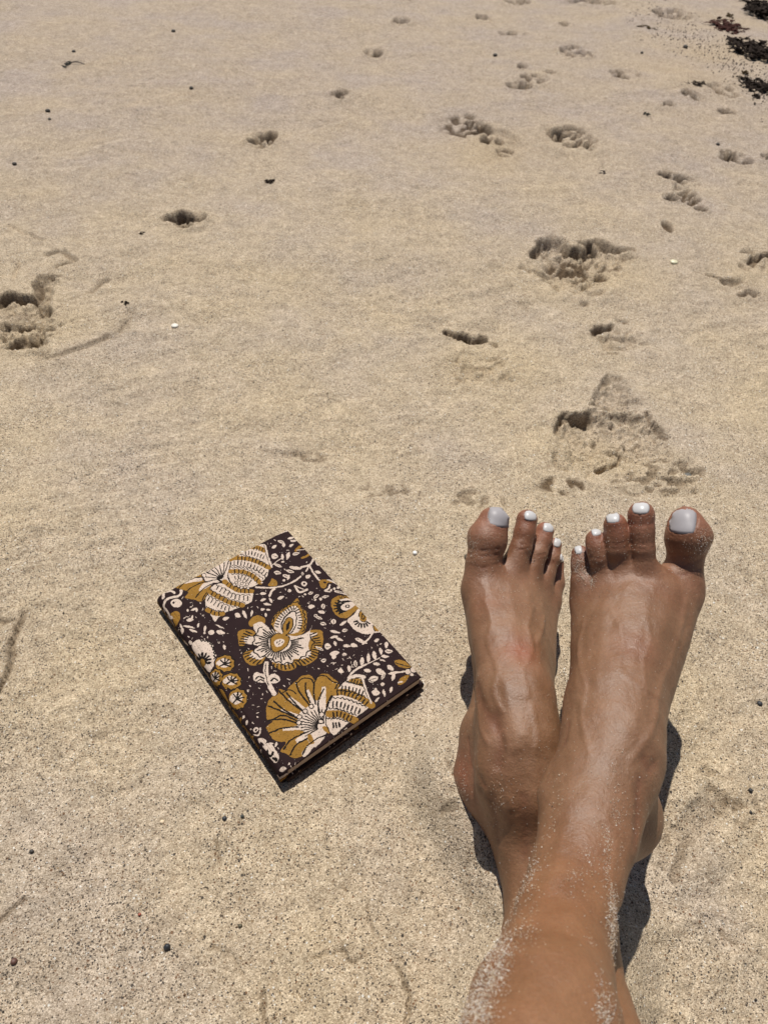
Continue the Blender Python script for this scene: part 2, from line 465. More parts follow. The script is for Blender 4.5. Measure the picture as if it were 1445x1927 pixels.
    lg = px2g([(925, 1470), (1010, 1600), (1050, 1750), (1040, 1900), (1040, 2200)]); D = seg_dist(X[m], Y[m], lg)
    k = sstep(.070, .030, D)
    Z[m] = Z[m] * (1 - k) + (.0245 + .25 * Z[m] + .0030 * noise(X[m], Y[m], 40, 93)) * k
    Z = Z + .0016 * np.exp(-((bx + .003) / .006) ** 2) * sstep(-.01, .01, by) * sstep(BL + .01, BL - .01, by) * (bx < 0.02)
    for (hx, hy, r, d, base) in ((898, 1482, .024, .000, .0200), (1175, 1560, .05, .004, -.002)):
        c0 = at(hx, hy)[:2]; dd = np.hypot(X - c0[0], Y - c0[1])
        k = sstep(r * 2.2, r * 0.6, dd)
        Z = Z * (1 - k) + (base + 0.3 * Z) * k - d * sstep(r, r * 0.3, dd) + 0.004 * np.exp(-((dd - r * 1.15) / (r * .3)) ** 2) * (0.5 + noise(X, Y, 45, 91)) * (d > 0)
    return Z.astype(np.float32), np.clip(pit_shade, 0, 1).astype(np.float32), wet.astype(np.float32)


def sand_material():
    n = NT('sand')
    g = n.n('NewGeometry')
    P = g.outputs['Position']
    big = n.n('TexNoise', i_Scale=5.0, i_Detail=3.0, i_Roughness=0.6); n.l(P, big.inputs['Vector'])
    col = n.ramp(big.outputs[0], [(0.34, (0.492, 0.396, 0.270)), (0.5, (0.474, 0.386, 0.278)), (0.66, (0.452, 0.374, 0.292))])
    mid = n.n('TexNoise', i_Scale=55.0, i_Detail=4.0, i_Roughness=0.65); n.l(P, mid.inputs['Vector'])
    col = n.mix(1.0, col, n.ramp(mid.outputs[0], [(0.3, 0.84), (0.7, 1.14)]), 'MULTIPLY')
    mid2 = n.n('TexNoise', i_Scale=240.0, i_Detail=3.0, i_Roughness=0.7); n.l(P, mid2.inputs['Vector'])
    col = n.mix(1.0, col, n.ramp(mid2.outputs[0], [(0.3, (0.83, 0.80, 0.77)), (0.7, (1.14, 1.16, 1.18))]), 'MULTIPLY')
    dry = n.n('VertexColor', layer_name='dry')
    col = n.mix(n.math('MULTIPLY', dry.outputs[0], 0.55), col, (0.50, 0.385, 0.225))
    # farther up the beach the sand is finer, greyer and a little pink, and spotted with coarser dark crumbs
    sy = n.n('SeparateXYZ'); n.l(P, sy.inputs[0])
    up_ = n.ramp(n.math('MULTIPLY', sy.outputs[1], 0.6), [(0.45, 0.0), (1.0, 1.0)])
    col = n.mix(n.math('MULTIPLY', up_, 0.85), col, n.mix(1.0, col, (0.88, 0.88, 0.965), 'MULTIPLY'))
    sp = n.n('TexNoise', i_Scale=170.0, i_Detail=2.0, i_Roughness=0.6); n.l(P, sp.inputs['Vector'])
    col = n.mix(n.math('MULTIPLY_ADD', up_, 0.72), col, n.ramp(sp.outputs[0], [(0.30, (0.62, 0.58, 0.52)), (0.44, (0.97, 0.97, 0.97)), (0.7, (1.06, 1.06, 1.06))]), 'MULTIPLY')
    [q for q in n.t.nodes if q.bl_idname == 'ShaderNodeMath' and q.operation == 'MULTIPLY_ADD'][-1].inputs[2].default_value = 0.22
    # single grains
    v = n.n('TexVoronoi', i_Scale=1500.0, feature='F1'); n.l(P, v.inputs['Vector'])
    sep = n.n('SeparateColor'); n.l(v.outputs['Color'], sep.inputs[0])
    col = n.mix(1.0, col, n.ramp(sep.outputs[0], [(0.0, (0.60, 0.57, 0.52)), (0.35, (0.88, 0.86, 0.84)), (0.75, (1.10, 1.10, 1.10)), (1.0, (1.5, 1.52, 1.55))]), 'MULTIPLY')
    # dark, brown and white grains of two sizes
    dens = n.n('TexNoise', i_Scale=16.0, i_Detail=3.0); n.l(P, dens.inputs['Vector'])
    dn = n.ramp(dens.outputs[0], [(0.35, 0.0), (0.68, 1.0)])
    for sc, lim, rad, seed in ((1050.0, 0.15, 0.50, 0), (620.0, 0.10, 0.42, 1), (330.0, 0.030, 0.30, 2)):
        vv = n.n('TexVoronoi', i_Scale=sc, feature='F1')
        mp = n.n('Mapping'); mp.inputs['Location'].default_value = (seed * 3.1, seed * 1.7, 0)
        mp.inputs['Rotation'].default_value = (0, 0, 0.5 * seed)
        n.l(P, mp.inputs['Vector']); n.l(mp.outputs[0], vv.inputs['Vector'])
        s2 = n.n('SeparateColor'); n.l(vv.outputs['Color'], s2.inputs[0])
        thr = n.math('MULTIPLY_ADD', dn, lim * 1.3); n.t.nodes[-1].inputs[2].default_value = lim * 0.45
        on = n.math('LESS_THAN', s2.outputs[0], thr)
        rnd = n.math('LESS_THAN', vv.outputs['Distance'], rad)
        fac = n.math('MULTIPLY', n.math('MULTIPLY', on, rnd), 0.88)
        gc = n.ramp(s2.outputs[1], [(0.0, (0.035, 0.03, 0.028)), (0.45, (0.07, 0.05, 0.035)), (0.72, (0.17, 0.085, 0.04)), (0.86, (0.25, 0.17, 0.09)), (0.93, (0.7, 0.68, 0.62))], 'CONSTANT')
        col = n.mix(fac, col, gc)
    pit_shade = n.n('VertexColor', layer_name='pit_shade')
    col = n.mix(n.math('MULTIPLY', pit_shade.outputs[0], 0.92), col, n.mix(1.0, col, (0.22, 0.17, 0.12), 'MULTIPLY'))  # painted shade: darkens the sand colour inside pits and grooves
    n.l(col, n.b.inputs['Base Color'])
    n.b.inputs['Roughness'].default_value = 0.85
    n.b.inputs['Specular IOR Level'].default_value = 0.25
    b1 = n.n('Bump', i_Strength=0.75, i_Distance=0.0005)
    n.l(v.outputs['Distance'], b1.inputs['Height']); b1.invert = True
    t2 = n.n('TexNoise', i_Scale=480.0, i_Detail=3.0, i_Roughness=0.7); n.l(P, t2.inputs['Vector'])
    b2 = n.n('Bump', i_Strength=0.9, i_Distance=0.0013)
    n.l(t2.outputs[0], b2.inputs['Height']); n.l(b1.outputs[0], b2.inputs['Normal'])
    n.l(b2.outputs[0], n.b.inputs['Normal'])
    return n.m


def build_sand():
    X, Y = sand_grid()
    Z, pit_shade, wet = sand_height(X, Y)
    R, K = X.shape
    idx = np.arange(R * K).reshape(R, K)
    F = np.stack([idx[:-1, :-1], idx[:-1, 1:], idx[1:, 1:], idx[1:, :-1]], -1).reshape(-1, 4)
    o = mesh('sand_ground', np.stack([X, Y, Z], -1).reshape(-1, 3), F, sand_material(), colors={'pit_shade': pit_shade.ravel(), 'dry': wet.ravel()})
    tag(o, 'pale yellow beach sand with footprints and paw marks', kind='structure')
    print('sand quads', len(F))
    return o


build_sand()


def zg(x, y):
    z, _, _ = sand_height(np.array([[x]]), np.array([[y]]))
    return float(z[0, 0])

# ------------------------------------------------------------------ the block printed notebook
PX = 0.00014                              # metres per dot of the print
MARG = 0.012                              # the cloth runs on round the spine and the edges
CW, CH = int((BW + 2 * MARG) / PX), int((BL + 2 * MARG) / PX)
DARK, CREAM, OCH, BLK = (0.0220, 0.0120, 0.0125), (0.53, 0.425, 0.350), (0.250, 0.130, 0.026), (0.012, 0.009, 0.008)
canvas = np.zeros((CH, CW, 3), np.float32); canvas[:] = DARK
TILES = {4: (280, 980, 5.161), 5: (520, 980, 5.161), 6: (360, 1220, 6.021), 7: (560, 1200, 5.78), 8: (280, 980, 2.779)}
tile = [8]


def dots(pts):
    ox, oy, s = TILES[tile[0]]
    a = np.array(pts, float)
    p = at(ox + a[:, 0] / s, oy + a[:, 1] / s, COVER_Z)[:, :2] - BO
    return np.stack([(p @ BU + MARG) / PX, (p @ BV + MARG) / PX], 1)


def wsc(): return 0.00056 / PX / TILES[tile[0]][2]


def crom(P, closed=True, k=5):
    n = len(P); out = []
    for i in range(n if closed else n - 1):
        g = lambda j: P[j % n] if closed else P[min(max(j, 0), n - 1)]
        a, b, c, d = g(i - 1), g(i), g(i + 1), g(i + 2)
        for t in np.arange(k) / k:
            out.append(0.5 * (2 * b + (c - a) * t + (2 * a - 5 * b + 4 * c - d) * t * t + (3 * b - a - 3 * c + d) * t ** 3))
    if not closed: out.append(P[-1])
    return np.array(out)


def raster(P, pad, fn, col):
    x0, y0 = np.floor(P.min(0) - pad).astype(int); x1, y1 = np.ceil(P.max(0) + pad).astype(int)
    x0, y0, x1, y1 = max(x0, 0), max(y0, 0), min(x1, CW), min(y1, CH)
    if x1 <= x0 or y1 <= y0: return
    gx, gy = np.meshgrid(np.arange(x0, x1) + 0.5, np.arange(y0, y1) + 0.5)
    jx = 2.6 * noise(gx, gy, 0.045, 5) + 2.0 * noise(gx, gy, 0.17, 6); jy = 2.6 * noise(gx, gy, 0.045, 7) + 2.0 * noise(gx, gy, 0.17, 8)
    m = fn(gx + jx, gy + jy)
    canvas[y0:y1, x0:x1][m] = col


def poly(col, pts, smooth=True, outline=0):
    P = dots(pts)
    if smooth and len(P) > 3: P = crom(P)
    raster(P, 6, lambda X, Y: inside(X, Y, P), col)
    if outline: Q = np.vstack([P, P[:1]]); raster(Q, 10, lambda X, Y: seg_dist(X, Y, Q) < outline * wsc() / 2, BLK)
    return P


def stroke(col, pts, w, smooth=True):
    P = dots(pts)
    if smooth and len(P) > 2: P = crom(P, False)
    h = w * wsc() / 2 * (1.25 if col is BLK else 1)
    raster(P, h + 6, lambda X, Y: seg_dist(X, Y, P) < h, col)


def blob(col, x, y, rx, ry, ang=0, n=9, outline=0):
    a = math.radians(ang)
    poly(col, [(x + rx * math.cos(t) * math.cos(a) - ry * math.sin(t) * math.sin(a), y + rx * math.cos(t) * math.sin(a) + ry * math.sin(t) * math.cos(a)) for t in np.linspace(0, 2 * math.pi, n, endpoint=False)], outline=outline)


def walk(pts, n, smooth=True):
    P = np.array(pts, float)
    if smooth and len(P) > 2: P = crom(P, False)
    d = np.concatenate([[0], np.cumsum(np.hypot(*np.diff(P, axis=0).T))])
    t = (np.arange(n) + 0.5) / n * d[-1]
    q = np.stack([np.interp(t, d, P[:, 0]), np.interp(t, d, P[:, 1])], 1)
    v = np.stack([np.interp(t + 2, d, P[:, 0]), np.interp(t + 2, d, P[:, 1])], 1) - np.stack([np.interp(t - 2, d, P[:, 0]), np.interp(t - 2, d, P[:, 1])], 1)
    v /= np.hypot(v[:, 0], v[:, 1])[:, None] + 1e-9
    return q, v


def ticks(pts, n, ln, w=7, col=BLK, slant=0.0):
    q, v = walk(pts, n)
    for (x, y), (a, b) in zip(q, v):
        dx, dy = -b * ln / 2 + a * slant * ln / 2, a * ln / 2 + b * slant * ln / 2
        stroke(col, [(x - dx, y - dy), (x + dx, y + dy)], w)


def wavy(pts, n, amp, w=5, col=BLK):
    q, v = walk(pts, n * 2)
    stroke(col, [(x - b * amp * (1 if i % 2 else -1), y + a * amp * (1 if i % 2 else -1)) for i, ((x, y), (a, b)) in enumerate(zip(q, v))], w)


def leaf(x, y, L, wd, ang, col=CREAM, line=0):
    a = math.radians(ang); c, s = math.cos(a), math.sin(a)
    poly(col, [(x + c * u - s * v, y + s * u + c * v) for u, v in ((-L, 0), (-L * .3, -wd), (L * .5, -wd * .8), (L, 0), (L * .4, wd * .8), (-L * .4, wd))])
    if line: stroke(BLK, [(x - c * L * .5, y - s * L * .5), (x + c * L * .6, y + s * L * .6)], line)


# --- top left flower (zoomed tile 4)
tile[0] = 4
poly(OCH, [(255, 630), (330, 572), (440, 515), (500, 512), (530, 580), (600, 620), (600, 680), (560, 745), (500, 785), (440, 765), (350, 748), (385, 690), (300, 665)])
poly(CREAM, [(345, 610), (385, 568), (510, 552), (510, 585), (420, 598)]); poly(CREAM, [(485, 682), (530, 612), (610, 596), (650, 590), (560, 655)])
for s_ in ([(290, 655), (350, 600), (430, 560), (520, 548)], [(345, 700), (430, 640), (520, 600), (600, 592)], [(455, 745), (500, 690), (560, 640), (640, 600)], [(520, 770), (560, 700), (620, 640)]): stroke(BLK, s_, 8)
poly(CREAM, [(510, 530), (555, 475), (630, 430), (700, 385), (800, 350), (815, 400), (780, 480), (765, 560), (800, 625), (720, 595), (640, 602), (560, 592), (540, 560)])
for e in ((560, 500), (590, 462), (632, 438), (680, 410), (735, 385), (775, 390), (545, 545), (560, 590)): stroke(BLK, [(710, 562), ((710 + e[0]) / 2 + 6, (562 + e[1]) / 2), e], 7)
for b in ((535, 530), (572, 480), (612, 446)): blob(CREAM, b[0], b[1], 22, 20, outline=6)
stroke(BLK, [(720, 545), (690, 540), (672, 560), (690, 585), (715, 590)], 14)
poly(CREAM, [(770, 530), (795, 430), (800, 350), (880, 308), (960, 262), (1040, 238), (1130, 225), (1150, 300), (1172, 440), (1150, 540), (1085, 605), (1010, 645), (900, 650), (810, 615)], outline=8)
stroke(OCH, [(800, 375), (850, 340), (860, 320)], 40)
stroke(OCH, [(830, 365), (950, 368), (1070, 405), (1165, 455)], 40); stroke(OCH, [(795, 492), (900, 492), (1000, 530), (1080, 600)], 40); stroke(OCH, [(1000, 258), (1060, 258), (1120, 290)], 42)
ticks([(850, 365), (950, 368), (1070, 405), (1150, 450)], 9, 40); ticks([(815, 492), (900, 492), (1000, 530), (1070, 590)], 7, 40); ticks([(1010, 262), (1115, 285)], 4, 34)
ticks([(925, 310), (1010, 318), (1130, 360)], 7, 34); ticks([(815, 410), (900, 412), (1040, 455), (1150, 525)], 11, 38); ticks([(825, 560), (900, 545), (1000, 600)], 6, 30)
for wv in ([(870, 318), (960, 345), (1060, 375), (1150, 430)], [(795, 435), (900, 445), (1040, 480), (1145, 560)], [(790, 455), (900, 460), (1000, 490), (1120, 570)], [(790, 520), (900, 520), (990, 555), (1060, 610)]): wavy(wv, 9, 5)
stroke(DARK, [(1118, 235), (1140, 330), (1180, 440)], 5); stroke(CREAM, [(1130, 240), (1155, 340), (1195, 450)], 14)
poly(CREAM, [(610, 640), (690, 605), (760, 625), (830, 670), (920, 692), (1010, 680), (1005, 780), (935, 822), (840, 862), (760, 890), (690, 935), (640, 985), (608, 930), (560, 860), (545, 780), (562, 730)], outline=7)
stroke(OCH, [(735, 590), (800, 640), (880, 680), (1000, 685)], 40); stroke(OCH, [(590, 690), (680, 742), (780, 790), (910, 822)], 42); stroke(OCH, [(575, 865), (640, 900), (715, 905)], 40)
ticks([(750, 600), (800, 640), (880, 680), (990, 685)], 7, 36, 6); ticks([(600, 695), (680, 742), (780, 790), (900, 822)], 8, 40); ticks([(590, 872), (640, 900), (700, 905)], 3, 36)
ticks([(650, 640), (740, 690), (840, 740), (980, 755)], 9, 42); ticks([(565, 750), (640, 800), (740, 850), (800, 858)], 7, 40)
for wv in ([(640, 615), (740, 660), (840, 715), (1000, 720)], [(590, 665), (680, 715), (800, 765), (950, 800)], [(560, 715), (660, 770), (760, 820), (870, 845)], [(555, 830), (640, 870), (740, 885)]): wavy(wv, 8, 5)
for b in ((850, 600), (880, 575), (905, 610), (930, 585), (955, 615), (870, 635), (900, 650), (935, 645), (965, 655), (830, 620)): blob(CREAM, b[0], b[1], 15, 13, outline=5)
stroke(CREAM, [(130, 820), (180, 760), (300, 722), (312, 680)], 22); stroke(CREAM, [(140, 745), (150, 700), (215, 680), (250, 700)], 18); blob(CREAM, 268, 800, 55, 42); blob(DARK, 240, 795, 12, 12)
stroke(CREAM, [(130, 820), (170, 870), (190, 930)], 20); poly(OCH, [(215, 890), (290, 885), (300, 960), (240, 1010), (225, 950)]); blob(CREAM, 205, 925, 22, 16)
for b in ((375, 868, 14, 16, 0), (438, 860, 34, 13, -20), (465, 868, 12, 20, 0), (400, 962, 34, 20, -10), (420, 940, 10, 24, 10), (315, 1020, 14, 30, -20), (390, 1030, 62, 12, 12), (430, 1070, 40, 14, 20), (480, 1015, 12, 22, 20), (545, 1050, 16, 30, 10), (540, 1088, 14, 12, 0), (610, 1085, 30, 28, 0), (700, 1085, 44, 24, 15), (690, 1030, 50, 9, 25),
          (320, 1060, 24, 30, 30), (400, 1175, 26, 22, 20), (735, 1230, 16, 26, -10), (748, 950, 32, 20, -15), (865, 920, 32, 26, 30), (930, 910, 18, 46, -25), (1000, 900, 14, 32, 10), (1110, 708, 30, 18, 0), (1185, 775, 14, 28, -30), (1112, 768, 28, 15, -20), (1150, 812, 40, 14, 10), (1105, 862, 22, 14, -10), (1160, 866, 22, 14, 10), (1136, 915, 14, 20, 0),
          (1282, 748, 34, 18, -20), (1368, 680, 18, 18, 0), (1100, 600, 12, 8, 0)): leaf(b[0], b[1], max(b[2], b[3]), min(b[2], b[3]) * .8, b[4] + (90 if b[3] > b[2] else 0))
stroke(CREAM, [(1040, 645), (1150, 652), (1250, 645), (1350, 618), (1440, 570), (1475, 540)], 15); poly(OCH, [(1180, 590), (1200, 560), (1245, 595), (1235, 635), (1160, 632)]); stroke(CREAM, [(1220, 660), (1190, 690), (1175, 730)], 18)
for b in ((1218, 252, 26, 13, -30), (1285, 205, 34, 14, 20), (1310, 235, 14, 22, 0), (1378, 168, 30, 12, -10), (1405, 195, 30, 12, 0), (1385, 240, 26, 12, -30), (1222, 345, 34, 26, 10), (1298, 352, 14, 30, 0), (1352, 340, 18, 38, 20), (1302, 400, 18, 8, 0), (1255, 435, 40, 14, 20), (1250, 505, 34, 18, 10), (1335, 540, 38, 15, 25), (1372, 492, 40, 14, 15), (1312, 580, 14, 10, 0), (1400, 455, 34, 14, 10), (1430, 320, 36, 13, -10), (1355, 550, 12, 26, 20)): leaf(b[0], b[1], max(b[2], b[3]), min(b[2], b[3]), b[4] + (90 if b[3] > b[2] else 0), line=4 if b[2] > 30 else 0)
for x_ in range(12): stroke(CREAM, [(1130 + x_ * 20, 175 - x_ * 7), (1160 + x_ * 20, 165 - x_ * 8)], 8)
stroke(CREAM, [(1190, 440), (1250, 390), (1300, 360)], 9)
# --- right edge (tile 5)
tile[0] = 5
stroke(OCH, [(190, 290), (235, 250), (300, 265), (335, 310)], 24); stroke(OCH, [(250, 362), (300, 340), (330, 315)], 18); stroke(CREAM, [(200, 285), (270, 280)], 7); stroke(CREAM, [(170, 160), (240, 205), (280, 225)], 10)
stroke(CREAM, [(240, 452), (320, 430), (350, 390), (375, 350)], 18); stroke(CREAM, [(320, 430), (350, 490), (400, 560), (420, 580)], 15); stroke(CREAM, [(290, 490), (320, 430)], 12); leaf(395, 415, 30, 10, 55); leaf(405, 500, 34, 13, 15); leaf(190, 460, 60, 15, 5)
stroke(CREAM, [(180, 635), (225, 695), (300, 668)], 18); blob(CREAM, 270, 612, 28, 24); blob(DARK, 270, 612, 12, 10); blob(CREAM, 308, 542, 26, 17, -20); stroke(CREAM, [(200, 640), (260, 665)], 8)
for b in ((255, 515, 12, 18, 0), (335, 702, 28, 14, -15), (280, 716, 14, 8, 0), (385, 735, 32, 13, -35), (430, 762, 14, 16, 0), (475, 738, 34, 12, -8), (378, 770, 12, 10, 0), (340, 835, 34, 18, 0), (455, 832, 18, 26, 10), (440, 888, 34, 15, 10), (385, 925, 20, 14, 40), (415, 945, 34, 13, 20), (455, 1002, 30, 15, 10), (555, 982, 24, 26, 0), (665, 1065, 28, 16, -10),
          (650, 995, 40, 13, -35), (570, 1080, 52, 14, 15), (560, 1130, 40, 12, -10), (610, 1150, 44, 12, 25), (498, 1215, 30, 24, 0), (572, 1192, 16, 22, -20), (685, 1215, 38, 12, 5), (750, 1210, 30, 20, 20), (805, 1158, 44, 14, 20), (975, 1160, 26, 14, -20), (660, 1300, 22, 14, 0), (565, 1290, 50, 22, -10)):
    leaf(b[0], b[1], max(b[2], b[3]), min(b[2], b[3]), b[4] + (90 if b[3] > b[2] else 0), line=5 if b[0] % 2 else 0)
poly(OCH, [(415, 590), (450, 570), (510, 578), (550, 598), (500, 606), (478, 650), (440, 650)]); blob(DARK, 470, 600, 18, 10)
stroke(CREAM, [(500, 575), (560, 598), (620, 640), (700, 712)], 12); stroke(CREAM, [(520, 625), (505, 660), (470, 680), (520, 690)], 14)
for b in ((532, 672), (562, 660), (598, 652), (632, 655)): blob(CREAM, b[0], b[1], 12, 12)
stroke(CREAM, [(575, 685), (640, 700), (720, 718)], 20); stroke(BLK, [(590, 690), (690, 706)], 5)
poly(OCH, [(530, 800), (548, 760), (610, 728), (700, 738), (790, 770), (830, 825), (760, 885), (690, 942), (640, 945), (575, 912), (545, 862)], outline=0)
poly(BLK, [(590, 800), (640, 768), (760, 785), (790, 800), (710, 868), (660, 905), (605, 885), (585, 850)])
for t in np.linspace(1.7, 4.8, 9): stroke(BLK, [(660 + 70 * math.cos(t), 835 + 55 * math.sin(t)), (660 + 98 * math.cos(t), 835 + 78 * math.sin(t))], 12)
poly(CREAM, [(628, 835), (665, 800), (730, 790), (788, 798), (735, 845), (680, 872), (640, 862)]); blob(BLK, 690, 832, 24, 18); blob(CREAM, 690, 832, 11, 9)
stroke(CREAM, [(625, 772), (700, 765), (780, 785)], 18); stroke(OCH, [(660, 905), (730, 868), (800, 815)], 26)
for b in (625, 665, 705): blob(OCH, b, 736, 13, 12, outline=5)
poly(CREAM, [(690, 965), (750, 915), (800, 855), (845, 852), (905, 920), (942, 985), (952, 1080), (900, 1102), (822, 1092), (760, 1062), (715, 1012)])
blob(BLK, 845, 930, 50, 66); blob(OCH, 845, 925, 40, 55); blob(BLK, 845, 930, 20, 34); blob(OCH, 845, 932, 9, 20); stroke(CREAM, [(800, 940), (820, 985), (870, 990), (885, 950)], 12)
for t in np.linspace(0.5, 2.9, 7): stroke(BLK, [(835 + 50 * math.cos(t), 965 + 40 * math.sin(t)), (835 + 82 * math.cos(t), 965 + 72 * math.sin(t))], 11)
poly(OCH, [(945, 975), (1000, 1015), (1045, 1070), (1000, 1085), (950, 1065)], outline=7); stroke(BLK, [(975, 1020), (1000, 1060)], 6)
stroke(CREAM, [(948, 1085), (1000, 1080), (1060, 1090)], 10); stroke(CREAM, [(935, 1090), (895, 1150), (838, 1200)], 13)
# --- centre flower (tile 8, whole cover)
tile[0] = 8
for p_ in ([(525, 528), (550, 500), (580, 497), (608, 515), (600, 545), (560, 548), (530, 552)], [(468, 580), (500, 568), (550, 578), (552, 602), (512, 605), (505, 645), (478, 662), (468, 625)], [(495, 695), (540, 678), (600, 690), (612, 710), (590, 745), (540, 758), (505, 735)],
           [(645, 745), (700, 735), (768, 730), (772, 765), (735, 785), (682, 780)], [(765, 720), (830, 690), (885, 672), (875, 722), (825, 755), (782, 752)], [(815, 600), (850, 572), (905, 578), (910, 640), (892, 682), (850, 692), (820, 675)],
           [(640, 545), (655, 500), (690, 465), (740, 435), (778, 407), (790, 440), (822, 480), (826, 530), (815, 578), (780, 600), (700, 600), (660, 575)]): poly(OCH, p_)
poly(CREAM, [(545, 548), (590, 530), (630, 560), (690, 590), (740, 602), (790, 600), (832, 582), (858, 545), (842, 582), (882, 588), (845, 620), (835, 660), (850, 700), (815, 722), (760, 725), (742, 752), (690, 748), (650, 740), (612, 712), (580, 728), (525, 708), (545, 682), (575, 655), (505, 640), (505, 608), (565, 602)])
poly(CREAM, [(655, 560), (672, 510), (715, 468), (760, 445), (785, 465), (800, 520), (790, 570), (760, 590), (700, 592)])
ticks([(665, 560), (685, 505), (725, 468), (762, 452), (782, 475), (795, 520), (788, 570)], 20, 20, 4)
poly(BLK, [(690, 560), (700, 515), (735, 478), (762, 470), (775, 500), (770, 550), (745, 590), (715, 590)]); poly(CREAM, [(696, 560), (706, 520), (738, 485), (760, 478), (770, 502), (764, 548), (742, 585), (715, 586)])
poly(OCH, [(703, 585), (702, 545), (725, 508), (752, 515), (750, 560), (722, 595)], outline=4); poly(BLK, [(716, 560), (725, 535), (738, 525), (735, 555), (722, 575)])
for i, t in enumerate(np.linspace(0, 2 * math.pi, 46, endpoint=False)):
    if 4.4 < t < 5.9: continue
    x, y = 685 + 62 * math.cos(t), 640 + 48 * math.sin(t); r = 1.55 + 0.25 * ((i * 7) % 3)
    stroke(BLK, [(x, y), (685 + 62 * r * math.cos(t), 640 + 48 * r * math.sin(t))], 4.5)
for i, t in enumerate(np.linspace(-0.5, 3.7, 40)):
    x, y = 688 + 178 * math.cos(t), 648 + 105 * math.sin(t); stroke(BLK, [(x, y), (688 + 212 * math.cos(t), 648 + 130 * math.sin(t))], 4.5)
wavy([(835, 590), (862, 640), (830, 690), (780, 730), (700, 748), (620, 715), (560, 700), (548, 640), (560, 590), (600, 545)], 14, 5, 4)
wavy([(645, 540), (665, 495), (720, 448), (776, 425), (810, 480), (818, 540), (805, 585)], 14, 3, 4)
poly(OCH, [(640, 612), (668, 590), (700, 595), (735, 610), (725, 650), (690, 680), (650, 684), (636, 650)], outline=4); poly(CREAM, [(655, 635), (680, 618), (708, 625), (700, 650), (668, 660)])
for b in ((668, 640), (682, 632), (695, 640), (680, 648)): stroke(BLK, [b, (b[0] + 5, b[1] - 6)], 3)
stroke(OCH, [(700, 600), (715, 585)], 14)
stroke(CREAM, [(615, 745), (612, 790), (625, 845), (655, 905)], 18); stroke(BLK, [(612, 750), (610, 800), (625, 860)], 3)
poly(CREAM, [(545, 820), (558, 795), (590, 800), (608, 812), (610, 842), (580, 848), (555, 838)]); poly(CREAM, [(630, 812), (658, 800), (680, 815), (685, 838), (655, 852), (632, 840)])
stroke(BLK, [(560, 828), (575, 815), (600, 825)], 5); stroke(BLK, [(640, 838), (655, 825), (675, 835)], 5); stroke(BLK, [(565, 842), (585, 832), (604, 840)], 4)
# --- grapes at the spine (tile 6)
tile[0] = 6
poly(CREAM, [(10, -60), (80, -95), (170, -90), (245, -40), (255, 20), (280, 80), (258, 160), (245, 215), (190, 255), (140, 210), (60, 90), (0, 0)])
wavy([(90, -90), (190, -80), (240, -20), (262, 60), (262, 130)], 9, 9, 9)
for t in np.linspace(-2.9, 0.3, 8): stroke(BLK, [(120, 140), (120 + 95 * math.cos(t), 140 + 85 * math.sin(t))], 16)
blob(BLK, 120, 140, 55, 48); blob(OCH, 115, 150, 40, 42)
poly(OCH, [(300, 440), (360, 470), (400, 560), (420, 640), (340, 560), (290, 480)], outline=8)
for x, y, rx, ry in ((385, 172, 112, 100), (275, 325, 88, 95), (462, 372, 112, 100), (530, 572, 108, 122)):
    blob(OCH, x, y, rx, ry, 0, 13); wavy([(x + rx * .97 * math.cos(t), y + ry * .97 * math.sin(t)) for t in np.linspace(-2.5, 2.2, 12)], 7, 5, 9)
    poly(CREAM, [(x - rx * .95, y + 5), (x - rx * .5, y - ry * .5), (x + rx * .1, y - ry * .55), (x + rx * .5, y - ry * .15), (x + rx * .25, y + ry * .35), (x - rx * .3, y + ry * .45)])
    for t in (-2.4, -1.6, -0.9, -0.2, 0.6, 2.6): stroke(BLK, [(x - 12, y + 6), (x + rx * .62 * math.cos(t), y + ry * .6 * math.sin(t))], 11)
for b in ((590, 772, 24, 12, -50), (625, 832, 30, 16, -60), (672, 905, 14, 9, 0), (800, 1045, 55, 30, 25), (735, 920, 34, 26, 0), (840, 1110, 60, 25, 60), (960, 1095, 14, 32, 20), (1035, 1370, 42, 24, -10), (1110, 1310, 12, 16, 30)): leaf(b[0], b[1], max(b[2], b[3]), min(b[2], b[3]), b[4] + (90 if b[3] > b[2] else 0))
blob(DARK, 735, 925, 14, 10); stroke(CREAM, [(700, 970), (770, 975), (785, 905)], 10)
poly(CREAM, [(830, 1110), (900, 1080), (945, 1140), (990, 1210), (985, 1270), (940, 1290), (880, 1220), (850, 1165)]); stroke(BLK, [(860, 1150), (870, 1195), (905, 1215), (925, 1180)], 14); stroke(BLK, [(930, 1240), (965, 1265)], 16); stroke(CREAM, [(830, 1100), (860, 1085), (920, 1080)], 10)
blob(DARK, 800, 1075, 28, 14, 40)
